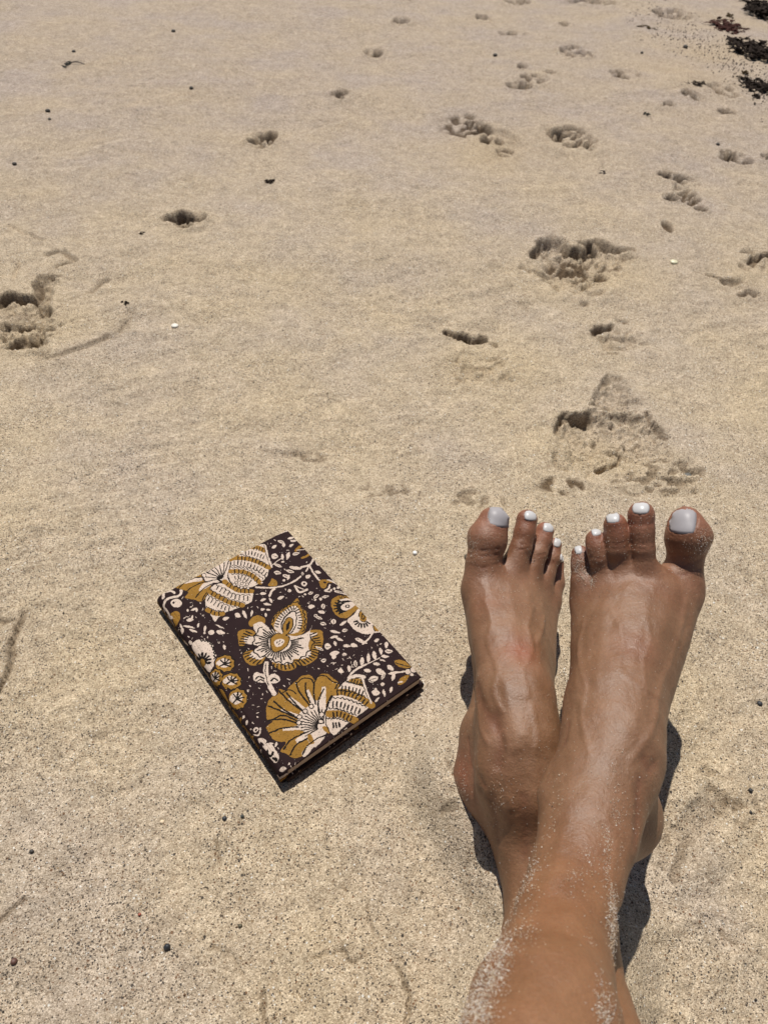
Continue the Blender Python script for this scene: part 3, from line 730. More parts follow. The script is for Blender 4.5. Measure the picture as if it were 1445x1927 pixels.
# --- big fan flower at the foot (tile 8)
tile[0] = 8
poly(OCH, [(618, 965), (640, 925), (672, 912), (682, 882), (718, 888), (745, 858), (775, 835), (800, 812), (845, 808), (868, 835), (885, 812), (925, 800), (962, 822), (992, 850), (990, 885), (960, 930), (940, 1000), (930, 1060), (905, 1110), (850, 1170), (800, 1232), (755, 1240), (718, 1218), (690, 1205), (715, 1160), (660, 1150), (628, 1110), (615, 1078), (650, 1050), (622, 1045), (614, 1010)])
c_ = (905, 1072)
for e, wd in (((690, 992), 12), ((735, 925), 14), ((828, 885), 14), ((915, 868), 17), ((700, 1092), 12), ((772, 1158), 20), ((860, 1180), 26), ((880, 940), 26), ((950, 960), 20)):
    v = np.array(e) - c_; nrm = np.array([-v[1], v[0]]) / np.hypot(*v)
    poly(CREAM, [c_, tuple(np.array(c_) + v * .55 + nrm * wd), tuple(np.array(e) + nrm * wd * .6), e, tuple(np.array(e) - nrm * wd * .6), tuple(np.array(c_) + v * .55 - nrm * wd)], False)
poly(CREAM, [(795, 1000), (850, 965), (905, 985), (940, 1040), (930, 1110), (890, 1170), (850, 1180), (815, 1110), (780, 1085), (778, 1040)])
for s_ in ([(625, 970), (700, 1000), (780, 1035)], [(680, 890), (740, 950), (812, 1000)], [(770, 845), (790, 900), (850, 975)], [(865, 845), (862, 910), (872, 960)], [(622, 1045), (700, 1040), (778, 1060)], [(632, 1110), (700, 1085), (780, 1080)], [(705, 1195), (740, 1150), (815, 1110)], [(650, 1040), (700, 1018), (770, 1045)], [(720, 900), (760, 950), (800, 990)],
           [(820, 850), (822, 900), (845, 950)], [(915, 880), (885, 950), (895, 1010), (915, 1060)], [(655, 945), (700, 985), (760, 1020)], [(740, 1225), (775, 1170), (850, 1130)], [(990, 850), (965, 900), (935, 960), (928, 1040)]): stroke(BLK, s_, 5)
for t in np.linspace(2.5, 4.9, 14): stroke(BLK, [(905 + 25 * math.cos(t), 1075 + 25 * math.sin(t)), (905 + 110 * math.cos(t), 1075 + 88 * math.sin(t))], 3.5)
stroke(BLK, [(868, 845), (885, 815), (925, 812), (955, 838), (985, 850)], 4); stroke(BLK, [(775, 850), (805, 825), (845, 828), (862, 850)], 4); stroke(BLK, [(690, 905), (735, 885), (770, 905)], 4)
for b in ((850, 972), (818, 997), (788, 1027), (784, 1058), (905, 1015), (965, 1095), (900, 1052)): blob(CREAM, b[0], b[1], 13, 12, outline=4)
poly(OCH, [(905, 1080), (925, 1075), (950, 1100), (940, 1115), (920, 1100)]); poly(OCH, [(830, 1130), (848, 1118), (868, 1165), (845, 1170)]); poly(CREAM, [(800, 1225), (815, 1195), (840, 1175), (870, 1165), (850, 1200), (815, 1235)]); stroke(BLK, [(805, 1225), (828, 1180), (880, 1140), (930, 1120)], 4)
tile[0] = 7
poly(CREAM, [(430, 560), (530, 462), (620, 450), (700, 445), (735, 520), (765, 600), (805, 720), (760, 780), (640, 870), (560, 930), (500, 980), (400, 1065), (340, 1010), (305, 900), (328, 750), (372, 650)], outline=8)
poly(OCH, [(540, 470), (620, 448), (698, 462), (715, 530), (640, 510)]); stroke(OCH, [(400, 600), (500, 592), (620, 630), (700, 670), (800, 735)], 58); stroke(OCH, [(345, 832), (450, 830), (540, 862), (625, 905)], 58)
ticks([(570, 470), (700, 500)], 4, 36, 8); ticks([(465, 550), (580, 565), (725, 610)], 7, 48, 10); ticks([(410, 605), (500, 600), (620, 640), (770, 730)], 9, 46, 10); ticks([(365, 725), (460, 728), (560, 765), (690, 810)], 8, 54, 10); ticks([(370, 845), (450, 838), (600, 890)], 6, 50, 10); ticks([(370, 960), (470, 945)], 3, 46, 12)
for wv in ([(520, 475), (610, 500), (710, 520)], [(420, 572), (540, 582), (650, 615), (750, 655)], [(375, 660), (480, 660), (590, 690), (760, 760)], [(330, 770), (430, 775), (540, 810), (650, 850)], [(310, 885), (420, 880), (520, 905), (560, 920)]): wavy(wv, 8, 7, 7)
stroke(CREAM, [(705, 440), (740, 560), (800, 712)], 16); stroke(BLK, [(690, 455), (725, 560), (780, 690)], 5)
stroke(CREAM, [(550, 460), (580, 400), (640, 345), (740, 295)], 18); stroke(CREAM, [(740, 295), (830, 255), (890, 220)], 7); stroke(CREAM, [(560, 440), (650, 415), (720, 430)], 28)
for b in ((560, 340, 18, 38, -10), (630, 285, 20, 38, -5), (700, 260, 20, 48, 5), (770, 225, 18, 52, 0), (835, 195, 22, 52, -10), (905, 148, 18, 38, -10), (965, 80, 20, 38, 5), (990, 150, 44, 22, 5), (950, 207, 42, 16, 8), (925, 250, 36, 8, 15), (860, 288, 40, 16, 10), (760, 358, 40, 20, 10), (905, 375, 60, 28, 30), (825, 450, 54, 30, -15), (795, 475, 34, 12, 40), (930, 420, 18, 40, 25), (1010, 330, 44, 24, 40), (1045, 385, 60, 14, -10), (1040, 430, 20, 44, 15), (925, 508, 22, 18, 0),
          (850, 600, 46, 30, 10), (850, 575, 14, 26, 0), (940, 605, 16, 42, -10), (1015, 570, 16, 34, 20), (868, 675, 38, 12, -45), (470, 365, 34, 20, 20), (470, 360, 14, 34, 0), (330, 100, 34, 28, 0), (410, 65, 16, 30, -20), (240, 120, 50, 14, 25), (400, 175, 46, 16, -10), (395, 210, 26, 24, 0), (285, 250, 28, 20, -20), (510, 190, 24, 10, 0), (530, 95, 40, 10, 5), (620, 85, 34, 18, 25), (860, 30, 24, 16, -20), (700, 45, 60, 14, 20)):
    leaf(b[0], b[1], max(b[2], b[3]), min(b[2], b[3]), b[4] + (90 if b[3] > b[2] else 0), line=5 if b[0] % 3 == 0 else 0)
leaf(1140, 290, 95, 38, 22, OCH); stroke(BLK, [(1070, 275), (1140, 300), (1215, 315)], 7); leaf(1150, 460, 80, 30, -40, OCH)
blob(CREAM, 1205, 372, 38, 34, outline=7); blob(CREAM, 1275, 340, 52, 40, -25, outline=7); blob(CREAM, 1240, 405, 26, 20, outline=6); stroke(CREAM, [(1090, 380), (1160, 370), (1190, 380)], 14); stroke(CREAM, [(1095, 490), (1130, 480)], 12)
# cloth outside the visible face: scattered motifs and ochre bands, on the spine, round the edges and under the book
_r = random.Random(5)
for k_ in range(150):
    e = _r.random()
    if e < .5: u_, v_ = _r.uniform(0, MARG * .8), _r.uniform(0, CH * PX)
    elif e < .75: u_, v_ = _r.uniform(0, CW * PX), CH * PX - _r.uniform(0, MARG * .85)
    elif e < .9: u_, v_ = CW * PX - _r.uniform(0, MARG * .85), _r.uniform(0, CH * PX)
    else: u_, v_ = _r.uniform(0, CW * PX), _r.uniform(0, MARG * .8)
    a_ = _r.uniform(0, 3.14); L_ = _r.uniform(6, 26); cx_, cy_ = u_ / PX, v_ / PX
    P_ = np.array([(cx_ + L_ * math.cos(t) * math.cos(a_) - L_ * .35 * math.sin(t) * math.sin(a_), cy_ + L_ * math.cos(t) * math.sin(a_) + L_ * .35 * math.sin(t) * math.cos(a_)) for t in np.linspace(0, 6.28, 9)[:-1]])
    raster(P_, 6, lambda X, Y: inside(X, Y, P_), OCH if _r.random() < .5 else CREAM)
for k_ in range(46):     # ochre bands that run along the spine
    y0_ = _r.uniform(0, CH); x0_ = _r.uniform(2, MARG / PX * .72); L_ = _r.uniform(50, 150); w_ = _r.uniform(5, 15)
    P_ = np.array([(x0_ + 5 * math.sin(t * 3), y0_ + L_ * t) for t in np.linspace(0, 1, 7)])
    raster(P_, w_ + 5, lambda X, Y: seg_dist(X, Y, P_) < w_ / 2, OCH if _r.random() < .75 else CREAM)
    raster(P_, 6, lambda X, Y: seg_dist(X, Y, P_) < 1.6, BLK)
ref_ = canvas.copy()
for k_ in range(900):    # slips of the block: small broken cream marks in the dark ground
    cx_, cy_ = _r.uniform(20, CW - 20), _r.uniform(20, CH - 20)
    if float(noise(np.array([cx_]), np.array([cy_]), .006, 71)[0]) < -.05: continue
    if ref_[int(cy_) - 9:int(cy_) + 10, int(cx_) - 9:int(cx_) + 10].max() > .03: continue
    a_ = _r.uniform(0, 3.14); L_ = _r.uniform(2, 8)
    P_ = np.array([(cx_ - L_ * math.cos(a_), cy_ - L_ * math.sin(a_)), (cx_, cy_ + _r.uniform(-2, 2)), (cx_ + L_ * math.cos(a_), cy_ + L_ * math.sin(a_))])
    w_ = _r.uniform(1, 2.6); raster(P_, w_ + 5, lambda X, Y: seg_dist(X, Y, P_) < w_, CREAM)
gx_, gy_ = np.meshgrid(np.arange(CW), np.arange(CH))
worn_ = sstep(.42, .62, noise(gx_, gy_, .13, 64) + .35 * noise(gx_, gy_, .4, 65)) * (canvas.max(2) > .1)
canvas = canvas * (1 - .55 * worn_)[..., None].astype(np.float32) + np.array(DARK, np.float32) * (.45 * worn_)[..., None].astype(np.float32)
# white flecks and a worn, slightly uneven dye
yy, xx = np.mgrid[0:CH, 0:CW]
canvas *= (1 + 0.10 * noise(xx, yy, 0.02, 61) + 0.10 * noise(xx, yy, 0.22, 62) + 0.06 * noise(xx, yy, 0.6, 63))[..., None].astype(np.float32)
for k_ in range(420):
    x_, y_ = _r.randrange(4, CW - 4), _r.randrange(4, CH - 4); s_ = _r.choice((1, 1, 2, 2, 3)); canvas[y_:y_ + s_, x_:x_ + s_] = (.62, .55, .48)
canvas = np.clip(canvas, 0, 1)
img = bpy.data.images.new('block_print', CW, CH, float_buffer=True)
img.colorspace_settings.name = 'Linear Rec.709' if 'Linear Rec.709' in [e.name for e in bpy.types.ColorManagedInputColorspaceSettings.bl_rna.properties['name'].enum_items] else 'Non-Color'
img.pixels.foreach_set(np.concatenate([canvas[::-1], np.ones((CH, CW, 1), np.float32)], 2).ravel())
img.update(); img.pack()


def cloth_material():
    n = NT('printed_cloth')
    uv = n.n('UVMap'); im = n.n('TexImage'); im.image = img; im.extension = 'MIRROR'
    n.l(uv.outputs[0], im.inputs['Vector']); n.l(im.outputs['Color'], n.b.inputs['Base Color'])
    n.b.inputs['Roughness'].default_value = 0.75; n.b.inputs['Specular IOR Level'].default_value = 0.06
    g = n.n('NewGeometry'); t = n.n('TexNoise', i_Scale=1400.0, i_Detail=2.0); n.l(g.outputs['Position'], t.inputs['Vector'])
    t2 = n.n('TexNoise', i_Scale=90.0, i_Detail=3.0); n.l(g.outputs['Position'], t2.inputs['Vector'])
    h = n.math('ADD', n.math('MULTIPLY', t.outputs[0], 0.25), t2.outputs[0])
    b = n.n('Bump', i_Strength=0.35, i_Distance=0.0012); n.l(h, b.inputs['Height']); n.l(b.outputs[0], n.b.inputs['Normal'])
    return n.m


CLOTH = cloth_material()


def slab(name, u0, u1, v0, v1, z0, z1, mat, parent, r=0.0009, hinge=False, nu=40, uvscale=1.0, dz=None):
    """a board in book coordinates: rounded rim, optional hinge groove beside the spine"""
    us = np.unique(np.concatenate([[u0, u0 + r * .3, u0 + r, u1 - r, u1 - r * .3, u1], np.linspace(u0 + r, u1 - r, nu)]))
    vs = np.unique(np.concatenate([[v0, v0 + r * .3, v0 + r, v1 - r, v1 - r * .3, v1], np.linspace(v0 + r, v1 - r, 12)]))
    V = []; UV = []
    top = {}; bot = {}
    def rim(u, v):
        d = min(u - u0, u1 - u, v - v0, v1 - v)
        t = max(0, 1 - d / r); return r * (1 - math.sqrt(max(0, 1 - t * t)))
    for lay, (zz, sg, dct) in enumerate(((z1, -1, top), (z0, 1, bot))):
        for i, u in enumerate(us):
            for j, v in enumerate(vs):
                z = zz + sg * rim(u, v)
                if hinge: z += -0.0009 * math.exp(-((u - 0.0125) / 0.0016) ** 2) - 0.0012 * sstep(0.007, 0.0, u) ** 2
                if dz: z += dz(u, v)
                p = BO + BU * u + BV * v
                dct[i, j] = len(V); V.append((p[0], p[1], z))
                uu, vv = u, v
                if lay: uu, vv = u1 - (u - u0) * .9, v
                UV.append(((uu + MARG) / (CW * PX), 1 - (vv + MARG) / (CH * PX)))
    F = []
    I, J = len(us), len(vs)
    for i in range(I - 1):
        for j in range(J - 1):
            F.append((top[i, j], top[i, j + 1], top[i + 1, j + 1], top[i + 1, j]))
            F.append((bot[i, j], bot[i + 1, j], bot[i + 1, j + 1], bot[i, j + 1]))
    per = [(i, 0) for i in range(I)] + [(I - 1, j) for j in range(1, J)] + [(i, J - 1) for i in range(I - 2, -1, -1)] + [(0, j) for j in range(J - 2, 0, -1)]
    for a, b in zip(per, per[1:] + per[:1]): F.append((top[a], top[b], bot[b], bot[a]))
    # the rim's cloth continues outward by its height
    o = mesh(name, V, F, mat, parent)
    uvl = o.data.uv_layers.new(name='UVMap')
    arr = np.zeros(len(o.data.loops) * 2, np.float32)
    li = np.zeros(len(o.data.loops), np.int32); o.data.loops.foreach_get('vertex_index', li)
    UV = np.array(UV, np.float32); arr[0::2] = UV[li, 0]; arr[1::2] = UV[li, 1]
    uvl.data.foreach_set('uv', arr)
    return o


book = bpy.data.objects.new('notebook', None); COL.objects.link(book); book.location = (BO[0], BO[1], 0)
book.empty_display_size = 0.02
tag(book, 'closed notebook with dark brown, cream and ochre floral block printed cover lying on the sand', 'notebook')
bpy.context.view_layer.update()


def flat_up(o): return o


bow = lambda u, v: 0.0004 * math.sin(u * 40) * math.sin(v * 21)
slab('front_cover', 0.0035, BW, 0, BL, COVER_Z - 0.0019, COVER_Z, CLOTH, book, 0.0008, True)
slab('back_cover', 0.0035, BW + 0.0022, -0.0006, BL + 0.0018, 0.0003, 0.0076, CLOTH, book, 0.0014)


def page_material():
    n = NT('paper_edge'); g = n.n('NewGeometry')
    sx = n.n('SeparateXYZ'); n.l(g.outputs['Position'], sx.inputs[0])
    wv = n.n('TexNoise', noise_dimensions='1D', i_Scale=6000.0); n.l(sx.outputs[2], wv.inputs['W'])
    n.l(n.ramp(wv.outputs[0], [(0.3, (0.33, 0.25, 0.20)), (0.7, (0.55, 0.44, 0.36))]), n.b.inputs['Base Color']); n.b.inputs['Roughness'].default_value = 0.9
    return n.m


slab('page_block', 0.006, BW - 0.0012, 0.0012, BL - 0.0006, 0.0078, COVER_Z - 0.0021, page_material(), book, 0.0002)
# rounded spine: a cloth strip bent round the left long side
V = []; UV = []; F = []; K = 14; J = 40
for j in range(J + 1):
    v = BL * j / J
    for k in range(K + 1):
        a = math.pi * k / K
        zc = COVER_Z / 2; rz = COVER_Z / 2 - 0.0006
        u = 0.0055 - 0.0068 * math.sin(a) ** 0.7; z = zc + rz * math.cos(a)
        p = BO + BU * u + BV * v; V.append((p[0], p[1], z))
        arc = k / K * 0.022
        UV.append(((MARG + 0.005 - arc) / (CW * PX), 1 - (v + MARG) / (CH * PX)))
for j in range(J):
    for k in range(K): a = j * (K + 1) + k; F.append((a, a + 1, a + K + 2, a + K + 1))
F.append(tuple(range(K, -1, -1))); F.append(tuple(J * (K + 1) + k for k in range(K + 1)))
sp = mesh('spine', V, F, CLOTH, book)
uvl = sp.data.uv_layers.new(name='UVMap')
for lo in sp.data.loops: uvl.data[lo.index].uv = UV[lo.vertex_index]

# ------------------------------------------------------------------ the person: two bare legs, ankles crossed
def W(px, py, z): return at(px, py, z)


F2 = dict(   # foot on the right of the picture, its leg lies on top
    foot=[  # (a, ra, b, rb, k)   a, b: (px, row, z) or world points
        ((1275, 1112, .118), .0158, (1190, 1340, .108), .0195, .012), ((1232, 1100, .127), .0128, (1175, 1340, .122), .018, .012),
        ((1186, 1102, .125), .0125, (1150, 1340, .123), .018, .012), ((1142, 1114, .118), .0120, (1130, 1340, .115), .018, .012),
        ((1108, 1132, .108), .0120, (1122, 1350, .102), .0160, .010),
        ((1268, 1122, .104), .0150, (1188, 1380, .080), .0180, .014), ((1190, 1120, .110), .0140, (1160, 1380, .085), .018, .014), ((1118, 1140, .097), .0120, (1132, 1380, .080), .016, .012),
        ((1152, 1340, .116), .0250, (1150, 1420, .117), .0262, .014), ((1150, 1420, .117), .0262, (1126, 1495, .119), .0232, .014),
        ((1163, 1400, .085), .0200, (1172, 1528, .057), .0190, .014), ((1172, 1528, .057), .0190, (1168, 1544, .056), .0190, .01),
        ((1048, 1500, .114), .0095, (1052, 1478, .112), .0085, .012), ((1176, 1470, .117), .0115, (1172, 1492, .112), .0110, .014), ((1180, 1475, .096), .0150, (1172, 1530, .068), .0165, .014),
        ((1172, 1552, .062), .0150, (1118, 1650, .104), .0120, .018),
        ((1126, 1495, .119), .0232, (1106, 1565, .122), .0225, .012), ((1106, 1565, .122), .0225, (1084, 1650, .127), .0208, .010),
        ((1084, 1650, .127), .0208, (1061, 1733, .139), .0217, .008), ((1061, 1733, .139), .0217, (1041, 1830, .156), .0230, .006), ((1041, 1830, .156), .0230, (1024, 1927, .173), .0288, .006)],
    toes=[[((1275, 1112, .118), .0150), ((1283, 1085, .127), .0127), ((1288, 1060, .137), .0115), ((1295, 1010, .158), .0148), ((1291, 984, .166), .0105)],
          [((1232, 1098, .127), .0095), ((1211, 1062, .143), .0080), ((1210, 1032, .155), .0075), ((1208, 1002, .165), .0076), ((1207, 970, .175), .0088)],
          [((1186, 1100, .124), .0095), ((1170, 1064, .137), .0078), ((1161, 1034, .150), .0073), ((1160, 1010, .158), .0073), ((1157, 988, .165), .0079)],
          [((1142, 1112, .117), .0090), ((1137, 1080, .128), .0075), ((1128, 1050, .140), .0068), ((1122, 1030, .146), .0063), ((1119, 1014, .150), .0064)],
          [((1106, 1132, .107), .0085), ((1098, 1092, .119), .0078), ((1094, 1062, .126), .0070), ((1092, 1044, .130), .0064)]],
    tendons=[((1275, 1100), (1225, 1230), (1175, 1400), .0016, .0045), ((1226, 1100), (1195, 1220), (1160, 1360), .0010, .003), ((1183, 1105), (1160, 1220), (1140, 1340), .0008, .003), ((1142, 1120), (1128, 1240), (1125, 1340), .0008, .003),
             ((1290, 1200), (1250, 1290), (1215, 1400), .0008, .0025), ((1090, 1200), (1085, 1290), (1100, 1380), .0007, .0025),
             ((1215, 1545), (1185, 1600), (1165, 1650), .0012, .004)])
F1 = dict(
    foot=[
        ((910, 1106, .085), .0148, (956, 1320, .085), .0172, .011), ((950, 1092, .083), .0123, (970, 1320, .090), .0170, .012),
        ((983, 1097, .076), .0120, (985, 1320, .087), .0160, .012), ((1006, 1112, .066), .0110, (992, 1320, .076), .0155, .010),
        ((1026, 1132, .055), .0108, (998, 1330, .062), .0140, .010),
        ((908, 1125, .072), .0136, (943, 1370, .052), .0152, .012), ((960, 1125, .066), .0130, (980, 1370, .050), .018, .014), ((1018, 1145, .044), .0105, (992, 1380, .040), .0140, .012),
        ((968, 1320, .082), .0225, (980, 1400, .081), .0235, .014), ((980, 1400, .079), .0235, (990, 1475, .066), .0250, .014),
        ((930, 1375, .044), .0150, (917, 1462, .0205), .0205, .014), ((918, 1466, .0205), .0205, (932, 1496, .020), .0190, .01), ((960, 1400, .04), .018, (942, 1480, .026), .018, .012), ((932, 1285, .058), .0080, (910, 1390, .042), .0130, .012), ((910, 1390, .042), .0130, (904, 1462, .028), .0150, .012), ((945, 1390, .06), .018, (948, 1490, .045), .020, .016),
        ((932, 1452, .078), .0090, (930, 1472, .074), .0080, .016), ((1045, 1470, .07), .0090, (1045, 1490, .068), .0080, .014),
        ((940, 1490, .030), .0150, (990, 1600, .030), .0150, .018),
        ((990, 1475, .066), .0250, (1010, 1560, .040), .0265, .012), ((1010, 1560, .040), .0265, (1032, 1640, .030), .0282, .012),
        ((1034, 1640, .034), .0278, (1055, 1733, .034), .0305, .010), ((1055, 1733, .034), .0305, (1050, 1830, .039), .0335, .008), ((1050, 1830, .039), .0335, (1050, 1927, .043), .0415, .008)],
    toes=[[((908, 1106, .085), .0130), ((907, 1060, .100), .0120), ((916, 1016, .114), .0141), ((929, 982, .124), .0118)],
          [((950, 1090, .083), .0095), ((971, 1056, .095), .0082), ((981, 1030, .104), .0077), ((987, 1003, .112), .0078), ((990, 980, .118), .0084)],
          [((983, 1095, .076), .0090), ((1002, 1064, .086), .0076), ((1011, 1042, .093), .0078), ((1020, 1018, .099), .0068), ((1024, 1001, .103), .0072)],
          [((1008, 1110, .066), .0085), ((1027, 1080, .074), .0070), ((1037, 1052, .081), .0070), ((1043, 1026, .088), .0056)],
          [((1028, 1130, .055), .0085), ((1045, 1097, .059), .0070), ((1048, 1060, .067), .0060)]],
    tendons=[((915, 1100), (940, 1230), (975, 1400), .0016, .004), ((962, 1100), (970, 1230), (985, 1380), .0012, .003), ((995, 1110), (995, 1230), (1000, 1360), .0010, .003), ((1022, 1130), (1015, 1230), (1010, 1340), .0008, .003),
             ((975, 1380), (962, 1480), (945, 1600), .0014, .004), ((925, 1210), (950, 1290), (960, 1330), .0007, .0022), ((895, 1330), (915, 1400), (925, 1470), .0009, .004), ((1000, 1400), (1000, 1500), (1005, 1580), .0010, .004)])


def w3(p, is_w=False): return np.array(p, float) if is_w else W(*p)


def build_prims(S, knee, hip, rk):
    G = [(w3(a), ra, w3(b), rb, k) for a, ra, b, rb, k in S['foot']]
    end = G[-1][2]; re = G[-1][3]
    knee = np.array(knee); hip = np.array(hip)
    m1 = end + (knee - end) * 0.42; m2 = end + (knee - end) * 0.72
    G += [(end, re, m1, .036 if re < .04 else .046, .004), (m1 - [0, .004, .008], .036, m2 - [0, .004, .010], .046, .01), (m1, .036, m2, .043, .01), (m2, .044, knee, .050, .02), (knee, .050, knee * .5 + hip * .5, .066, .03), (knee * .5 + hip * .5, .066, hip, .078, .03)]
    G.append((knee + [0, .012, .012], .038, knee + [0, .0, .014], .038, .02))
    def lean(p, t): z0 = t[0][0][2]; return (p[0], p[1], z0 + (p[2] - z0) * .78)
    T = [[(w3(lean(a, t)), ra, w3(lean(b, t)), rb, .004) for (a, ra), (b, rb) in zip(t[:-1], t[1:])] for t in S['toes']]
    return G, T


def cone(P, a, ra, b, rb):
    """distance to a round cone"""
    ba = (b - a).astype(P.dtype); L2 = float(ba @ ba)
    q = P - a.astype(P.dtype)
    t = np.clip((q @ ba) / max(L2, 1e-12), 0, 1)
    d = q - t[..., None] * ba
    return np.sqrt(np.einsum('...i,...i->...', d, d)) - (ra + (rb - ra) * t)


def smin(a, b, k):
    h = np.clip(0.5 + 0.5 * (b - a) / k, 0, 1)
    return b + (a - b) * h - k * h * (1 - h)


def combine(G, T, ev, big):
    """ev(prim) adds one round cone to a field"""
    f = big()
    for p in G: f = ev(f, p)
    ts = None
    for t in T:
        g = big()
        for p in t: g = ev(g, p)
        ts = g if ts is None else smin(ts, g, .0012)
    return smin(f, ts, .0080)


def leg_sdf(P, G, T):
    return combine(G, T, lambda f, p: smin(f, cone(P, p[0], p[1], p[2], p[3]), p[4]), lambda: np.full(P.shape[:-1], 0.03))


def axis(lo, hi, h, far_lo, far_hi):
    a = list(np.arange(lo, hi, h)); s = h
    while a[-1] < far_hi: s = min(s * 1.12, .007); a.append(a[-1] + s)
    s = h; b = [lo]
    while b[-1] > far_lo: s = min(s * 1.12, .007); b.append(b[-1] - s)
    return np.array(b[:0:-1] + a)


def surface_nets(F, xs, ys, zs):
    S = F < 0
    c = np.zeros(tuple(n - 1 for n in F.shape), np.int8)
    for i in (0, 1):
        for j in (0, 1):
            for k in (0, 1): c += S[i:F.shape[0] - 1 + i, j:F.shape[1] - 1 + j, k:F.shape[2] - 1 + k]
    A = np.argwhere((c > 0) & (c < 8))
    vid = np.full(c.shape, -1, np.int64); vid[A[:, 0], A[:, 1], A[:, 2]] = np.arange(len(A))
    ax = (xs, ys, zs)
    acc = np.zeros((len(A), 3)); cnt = np.zeros(len(A))
    corners = [(i, j, k) for i in (0, 1) for j in (0, 1) for k in (0, 1)]
    val = {q: F[A[:, 0] + q[0], A[:, 1] + q[1], A[:, 2] + q[2]] for q in corners}
    for q in corners:
        for d in range(3):
            if q[d]: continue
            q2 = list(q); q2[d] = 1; q2 = tuple(q2)
            a, b = val[q], val[q2]; m = (a < 0) != (b < 0)
            t = np.where(m, a / np.where(m, a - b, 1), 0)
            p = np.stack([ax[e][A[:, e] + q[e]] for e in range(3)], 1)
            p2 = np.stack([ax[e][A[:, e] + q2[e]] for e in range(3)], 1)
            acc += np.where(m[:, None], p + (p2 - p) * t[:, None], 0); cnt += m
    V = acc / cnt[:, None]
    faces = []
    for d in range(3):
        e1, e2 = (d + 1) % 3, (d + 2) % 3
        sl0 = [slice(None)] * 3; sl1 = [slice(None)] * 3
        sl0[d] = slice(0, -1); sl1[d] = slice(1, None)
        X = S[tuple(sl0)] != S[tuple(sl1)]
        E = np.argwhere(X)
        E = E[(E[:, e1] > 0) & (E[:, e2] > 0) & (E[:, e1] < F.shape[e1] - 1) & (E[:, e2] < F.shape[e2] - 1)]
        ins = S[E[:, 0], E[:, 1], E[:, 2]]
        q = []
        for o1, o2 in ((0, 0), (1, 0), (1, 1), (0, 1)):
            C = E.copy(); C[:, e1] -= o1; C[:, e2] -= o2; q.append(vid[C[:, 0], C[:, 1], C[:, 2]])
        Q = np.stack(q, 1); Q[~ins] = Q[~ins][:, ::-1]
        faces.append(Q[(Q >= 0).all(1)])
    return V, np.vstack(faces)


def build_leg(S, knee, hip, rk):
    G, T = build_prims(S, knee, hip, rk)
    pts = np.array([p[0] for p in G[:20]] + [p[2] for p in G[:20]] + [q for t in T for p in t for q in (p[0], p[2])])
    lo, hi = pts.min(0) - .034, pts.max(0) + .026
    al = np.array([p[0] for p in G] + [p[2] for p in G])
    flo, fhi = al.min(0) - .11, al.max(0) + .10
    h = .00125
    xs, ys, zs = (axis(lo[i], hi[i], h, min(flo[i], lo[i]), max(fhi[i], hi[i])) for i in range(3))
    shape = (len(xs), len(ys), len(zs)); print('leg grid', shape)

    def ev(f, p):
        a, ra, b, rb, k = p
        m = max(ra, rb) + .024
        l = np.minimum(a, b) - m; u = np.maximum(a, b) + m
        i0, i1 = np.searchsorted(xs, [l[0], u[0]]); j0, j1 = np.searchsorted(ys, [l[1], u[1]]); k0, k1 = np.searchsorted(zs, [l[2], u[2]])
        g = np.stack(np.meshgrid(xs[i0:i1], ys[j0:j1], zs[k0:k1], indexing='ij'), -1).astype(np.float32)
        f[i0:i1, j0:j1, k0:k1] = smin(f[i0:i1, j0:j1, k0:k1], cone(g, a, ra, b, rb), k)
        return f
    F = combine(G, T, ev, lambda: np.full(shape, .03, np.float32))
    V, Q = surface_nets(F, xs, ys, zs)
    return G, T, V, Q


KNEES = {0: ((-.030, -.185, .335), (-.12, -.56, .14)), 1: ((.095, -.215, .225), (.12, -.58, .12))}
G2, T2, V2, Q2 = build_leg(F2, *KNEES[0], .05)
G1, T1, V1, Q1 = build_leg(F1, *KNEES[1], .05)


def trace(px, py, G, T):
    d = ray(px, py); t = np.full(d.shape[:-1], .22)
    s = None
    for _ in range(42):
        P = CAM + d * t[..., None]; s = leg_sdf(P, G, T); t = t + np.clip(s, -.01, .03) * .9
        if (np.abs(s) < 2e-4).all(): break
    P = CAM + d * t[..., None]
    return P, (np.abs(s) < 8e-4) & (t < .75)


def normal(P, G, T):
    e = 4e-4; g = []
    for i in range(3):
        o = np.zeros(3); o[i] = e; g.append(leg_sdf(P + o, G, T) - leg_sdf(P - o, G, T))
    g = np.stack(g, -1); return g / (np.linalg.norm(g, axis=-1, keepdims=True) + 1e-12)


def polyline3(V, pts):
    D = np.full(len(V), 9.0)
    for a, b in zip(pts[:-1], pts[1:]):
        ba = b - a; t = np.clip((V - a) @ ba / (ba @ ba + 1e-12), 0, 1); D = np.minimum(D, np.linalg.norm(V - a - t[:, None] * ba, axis=1))
    return D


def normals_of(V, Q):
    n = np.cross(V[Q[:, 2]] - V[Q[:, 0]], V[Q[:, 3]] - V[Q[:, 1]]); N = np.zeros_like(V)
    for i in range(4): np.add.at(N, Q[:, i], n)
    return N / (np.linalg.norm(N, axis=1, keepdims=True) + 1e-12)


def relax(V, Q, it=2, f=0.5):
    for _ in range(it):
        S = np.zeros_like(V); c = np.zeros(len(V))
        for i in range(4):
            a, b = Q[:, i], Q[:, (i + 1) % 4]
            np.add.at(S, a, V[b]); np.add.at(c, a, 1)
        V = V + f * (S / np.maximum(c, 1)[:, None] - V)
    return V


